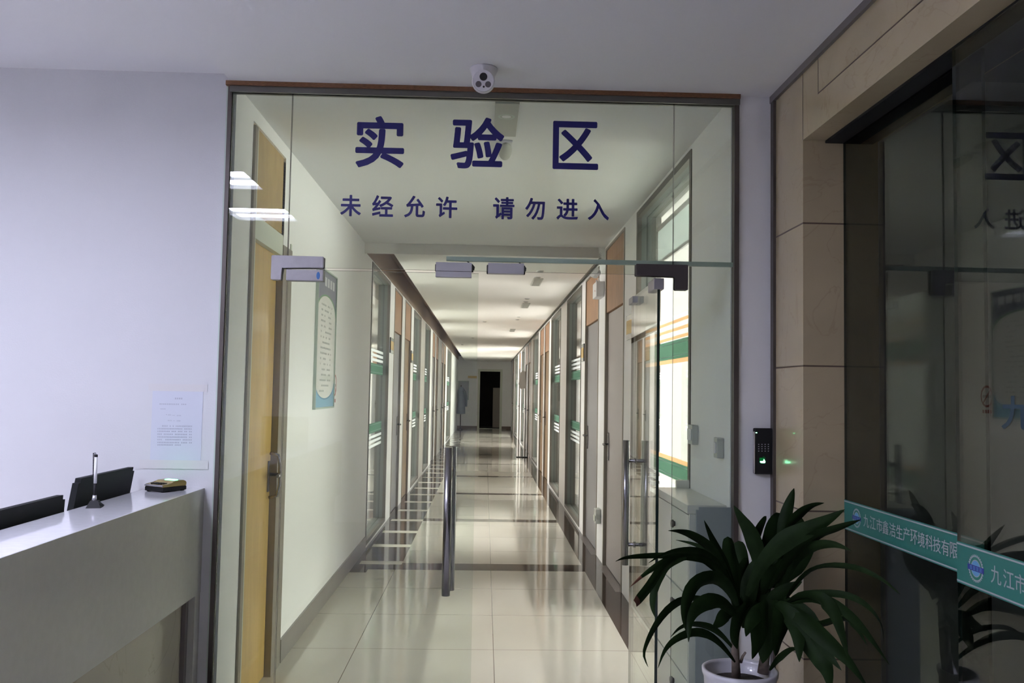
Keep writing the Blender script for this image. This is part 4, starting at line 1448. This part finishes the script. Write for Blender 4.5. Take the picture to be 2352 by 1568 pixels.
# every leaf: points along its midrib (frame of the close-up), width, depth at foot and at tip
LEAVES = [
    ([(1070, 1000), (1000, 800), (930, 650), (870, 520), (825, 415)], 64, 3.27, 3.15, 0),
    ([(1060, 960), (960, 740), (860, 600), (740, 520), (650, 492), (570, 488)], 62, 3.27, 3.05, 0),
    ([(1040, 900), (950, 720), (850, 630), (740, 580), (625, 555)], 36, 3.29, 3.35, 0),
    ([(1050, 950), (940, 740), (800, 640), (640, 630), (520, 665), (430, 718)], 50, 3.27, 3.00, 0),
    ([(1050, 930), (900, 740), (720, 680), (540, 665), (360, 670), (260, 682), (197, 706)], 38, 3.25, 2.95, 0),
    ([(1050, 930), (900, 740), (720, 670), (610, 690), (520, 760), (430, 890), (335, 1005)], 60, 3.24, 2.98, 2),
    ([(1000, 860), (800, 690), (640, 680), (520, 720), (400, 800), (298, 890)], 46, 3.25, 3.02, 1),
    ([(1060, 1020), (1000, 900), (920, 830), (820, 830), (740, 890), (695, 1000), (682, 1100), (697, 1205)], 112, 3.22, 3.00, 0),
    ([(1050, 1080), (960, 1000), (860, 990), (770, 1040), (722, 1130), (715, 1278)], 96, 3.20, 3.02, 0),
    ([(1040, 1100), (900, 1000), (760, 965), (650, 990), (560, 1055), (480, 1160), (420, 1280), (398, 1370), (428, 1455)], 56, 3.24, 3.02, 0),
    ([(1045, 1420), (950, 1300), (850, 1225), (740, 1210), (620, 1260), (545, 1340), (498, 1462)], 52, 3.26, 3.05, 0),
    ([(1045, 1340), (950, 1230), (850, 1165), (730, 1150), (650, 1180), (588, 1242)], 48, 3.28, 3.20, 0),
    ([(1060, 1000), (1040, 850), (1005, 680), (992, 530)], 112, 3.26, 3.30, 3),
    ([(1080, 1000), (1090, 840), (1080, 680), (1068, 560)], 104, 3.31, 3.42, 3),
    ([(700, 680), (560, 740), (490, 850), (458, 1000), (478, 1105)], 58, 3.12, 3.08, 0),
    ([(1220, 950), (1210, 700), (1160, 520), (1090, 400), (1035, 310)], 104, 3.33, 3.36, 0),
    ([(1200, 850), (1180, 640), (1205, 500), (1266, 385)], 64, 3.34, 3.42, 3),
    ([(1330, 850), (1375, 560), (1405, 380), (1440, 260), (1463, 188)], 84, 3.33, 3.36, 0),
    ([(1340, 800), (1420, 480), (1500, 370), (1590, 310), (1676, 292)], 74, 3.32, 3.22, 0),
    ([(1130, 950), (1240, 720), (1400, 560), (1560, 480), (1700, 410), (1822, 338)], 120, 3.24, 2.98, 0),
    ([(1290, 900), (1440, 670), (1600, 530), (1760, 470), (1937, 410)], 110, 3.28, 2.90, 0),
    ([(1380, 900), (1480, 690), (1600, 600), (1740, 585), (1872, 632)], 68, 3.30, 2.92, 0),
    ([(1400, 1000), (1450, 900), (1560, 780), (1700, 735), (1900, 750), (2080, 830), (2217, 942)], 50, 3.28, 2.72, 0),
    ([(1400, 1010), (1500, 940), (1660, 930), (1850, 950), (1990, 1030), (2080, 1150), (2100, 1285)], 42, 3.28, 2.74, 0),
    ([(1390, 1020), (1500, 960), (1640, 965), (1740, 1060), (1800, 1220), (1850, 1410)], 88, 3.26, 2.85, 0),
    ([(1380, 1030), (1560, 970), (1720, 1000), (1880, 1110), (2010, 1260), (2140, 1440)], 66, 3.26, 2.76, 0),
    ([(1330, 1020), (1420, 1070), (1540, 1220), (1650, 1390), (1700, 1500), (1720, 1640)], 140, 3.22, 2.95, 0),
    ([(1350, 1020), (1480, 1080), (1660, 1240), (1840, 1410), (1985, 1600)], 104, 3.24, 2.86, 0),
    ([(1300, 950), (1270, 700), (1320, 500), (1370, 365)], 150, 3.35, 3.40, 3),
    ([(1320, 960), (1380, 700), (1440, 520), (1520, 400)], 150, 3.34, 3.36, 3),
    ([(1380, 1040), (1480, 1120), (1640, 1150), (1800, 1110), (1900, 1170), (1980, 1300)], 60, 3.28, 2.86, 0),
    ([(1290, 1480), (1350, 1400), (1440, 1330), (1520, 1330)], 40, 3.30, 3.15, 0),
    ([(1260, 1000), (1210, 1060), (1150, 1150), (1120, 1240)], 90, 3.26, 3.15, 0),
    ([(1260, 980), (1230, 1120), (1200, 1280), (1165, 1400)], 130, 3.24, 3.18, 0),
    ([(1290, 980), (1290, 1150), (1260, 1300), (1240, 1430)], 150, 3.28, 3.22, 0),
    ([(1330, 980), (1370, 1100), (1340, 1260), (1330, 1380)], 130, 3.26, 3.12, 0),
    ([(1350, 1000), (1440, 1080), (1490, 1220), (1500, 1420)], 120, 3.25, 3.05, 0),
    ([(1120, 1000), (1060, 1120), (1040, 1240), (1060, 1330)], 90, 3.24, 3.16, 0),
    ([(1070, 1050), (980, 1080), (930, 1140), (880, 1180)], 80, 3.27, 3.2, 0),
    ([(1320, 900), (1440, 760), (1540, 650), (1620, 560)], 130, 3.35, 3.3, 0),
    ([(1250, 950), (1300, 820), (1380, 740), (1470, 640)], 150, 3.33, 3.25, 0),
    ([(1110, 1180), (1120, 1020), (1150, 860), (1200, 700)], 110, 3.30, 3.33, 3),
    ([(1090, 1120), (1070, 980), (1080, 820), (1130, 680)], 100, 3.31, 3.36, 3),
    ([(1180, 1160), (1190, 1000), (1230, 860), (1290, 740)], 120, 3.32, 3.35, 3),
    ([(1200, 1060), (1150, 980), (1110, 900), (1060, 800)], 90, 3.33, 3.38, 0),
    ([(1250, 1080), (1320, 980), (1420, 900), (1520, 850)], 100, 3.31, 3.22, 0),
    ([(1060, 1180), (1080, 1080), (1040, 960), (960, 860)], 90, 3.28, 3.25, 0),
    ([(1210, 1000), (1170, 1080), (1190, 1200), (1230, 1340)], 120, 3.30, 3.27, 0),
    ([(1360, 960), (1500, 1040), (1600, 1180), (1680, 1330), (1800, 1480)], 110, 3.28, 2.95, 0),
]


def crv(P, u):
    n = len(P)-1
    i = min(int(u*n), n-1)
    w = u*n-i
    p0, p1, p2, p3 = P[max(i-1, 0)], P[i], P[i+1], P[min(i+2, n)]
    return p1*1.0 + (p2-p0)*(.5*w) + (p0*2-p1*5+p2*4-p3)*(.5*w*w) + (p1*3-p0-p2*3+p3)*(.5*w**3)


for li, (pts, wd, d0, d1, style) in enumerate(LEAVES):
    n = len(pts)
    P = [P7(x, y, d0+(d1-d0)*(i/(n-1))) for i, (x, y) in enumerate(pts)]
    N = 18
    half = wd*1.22/3.087/2/F_PX*3.1
    mb = MB()
    prev = None
    for k in range(N+1):
        u = k/N
        c = crv(P, u)
        tan = (crv(P, min(1, u+.02))-crv(P, max(0, u-.02))).normalized()
        side = tan.cross(FW).normalized()
        nrm = side.cross(tan).normalized()
        side = (side*math.cos(.35)+nrm*math.sin(.35)*(1 if li % 2 else -1)).normalized()
        nrm = side.cross(tan).normalized()
        if style == 2:
            w = half*(.22+.78*min(1, u*2.2))*(1 if u < .97 else .8)
        elif style == 3:
            w = half*(.25+.75*min(1, u*2.2))*math.sqrt(max(0, 1-max(0, (u-.55)/.45)**2.4))
        else:
            w = half*(.20+.80*min(1, u*2.6)**.8)*max(0, 1-max(0, (u-.35)/.65)**1.7)
        w = max(w, .0006)
        fold = -nrm*w*.28
        wav = nrm*(w*.10*math.sin(u*11+li))
        row = [mb.bm.verts.new(q) for q in (c-side*w+wav, c-side*w*.5+fold*.4, c+fold, c+side*w*.5+fold*.4, c+side*w-wav)]
        if prev:
            for a_, b_, c_, d_ in zip(prev, prev[1:], row[1:], row):
                f = mb.bm.faces.new([a_, b_, c_, d_])
                f.smooth = True
                f.material_index = 1 if style in (1, 2) and u > (.86 if style == 1 else .965) else 0
        prev = row
    o = mb.build('leaf', ['leaf', 'leaf_dry'], t)
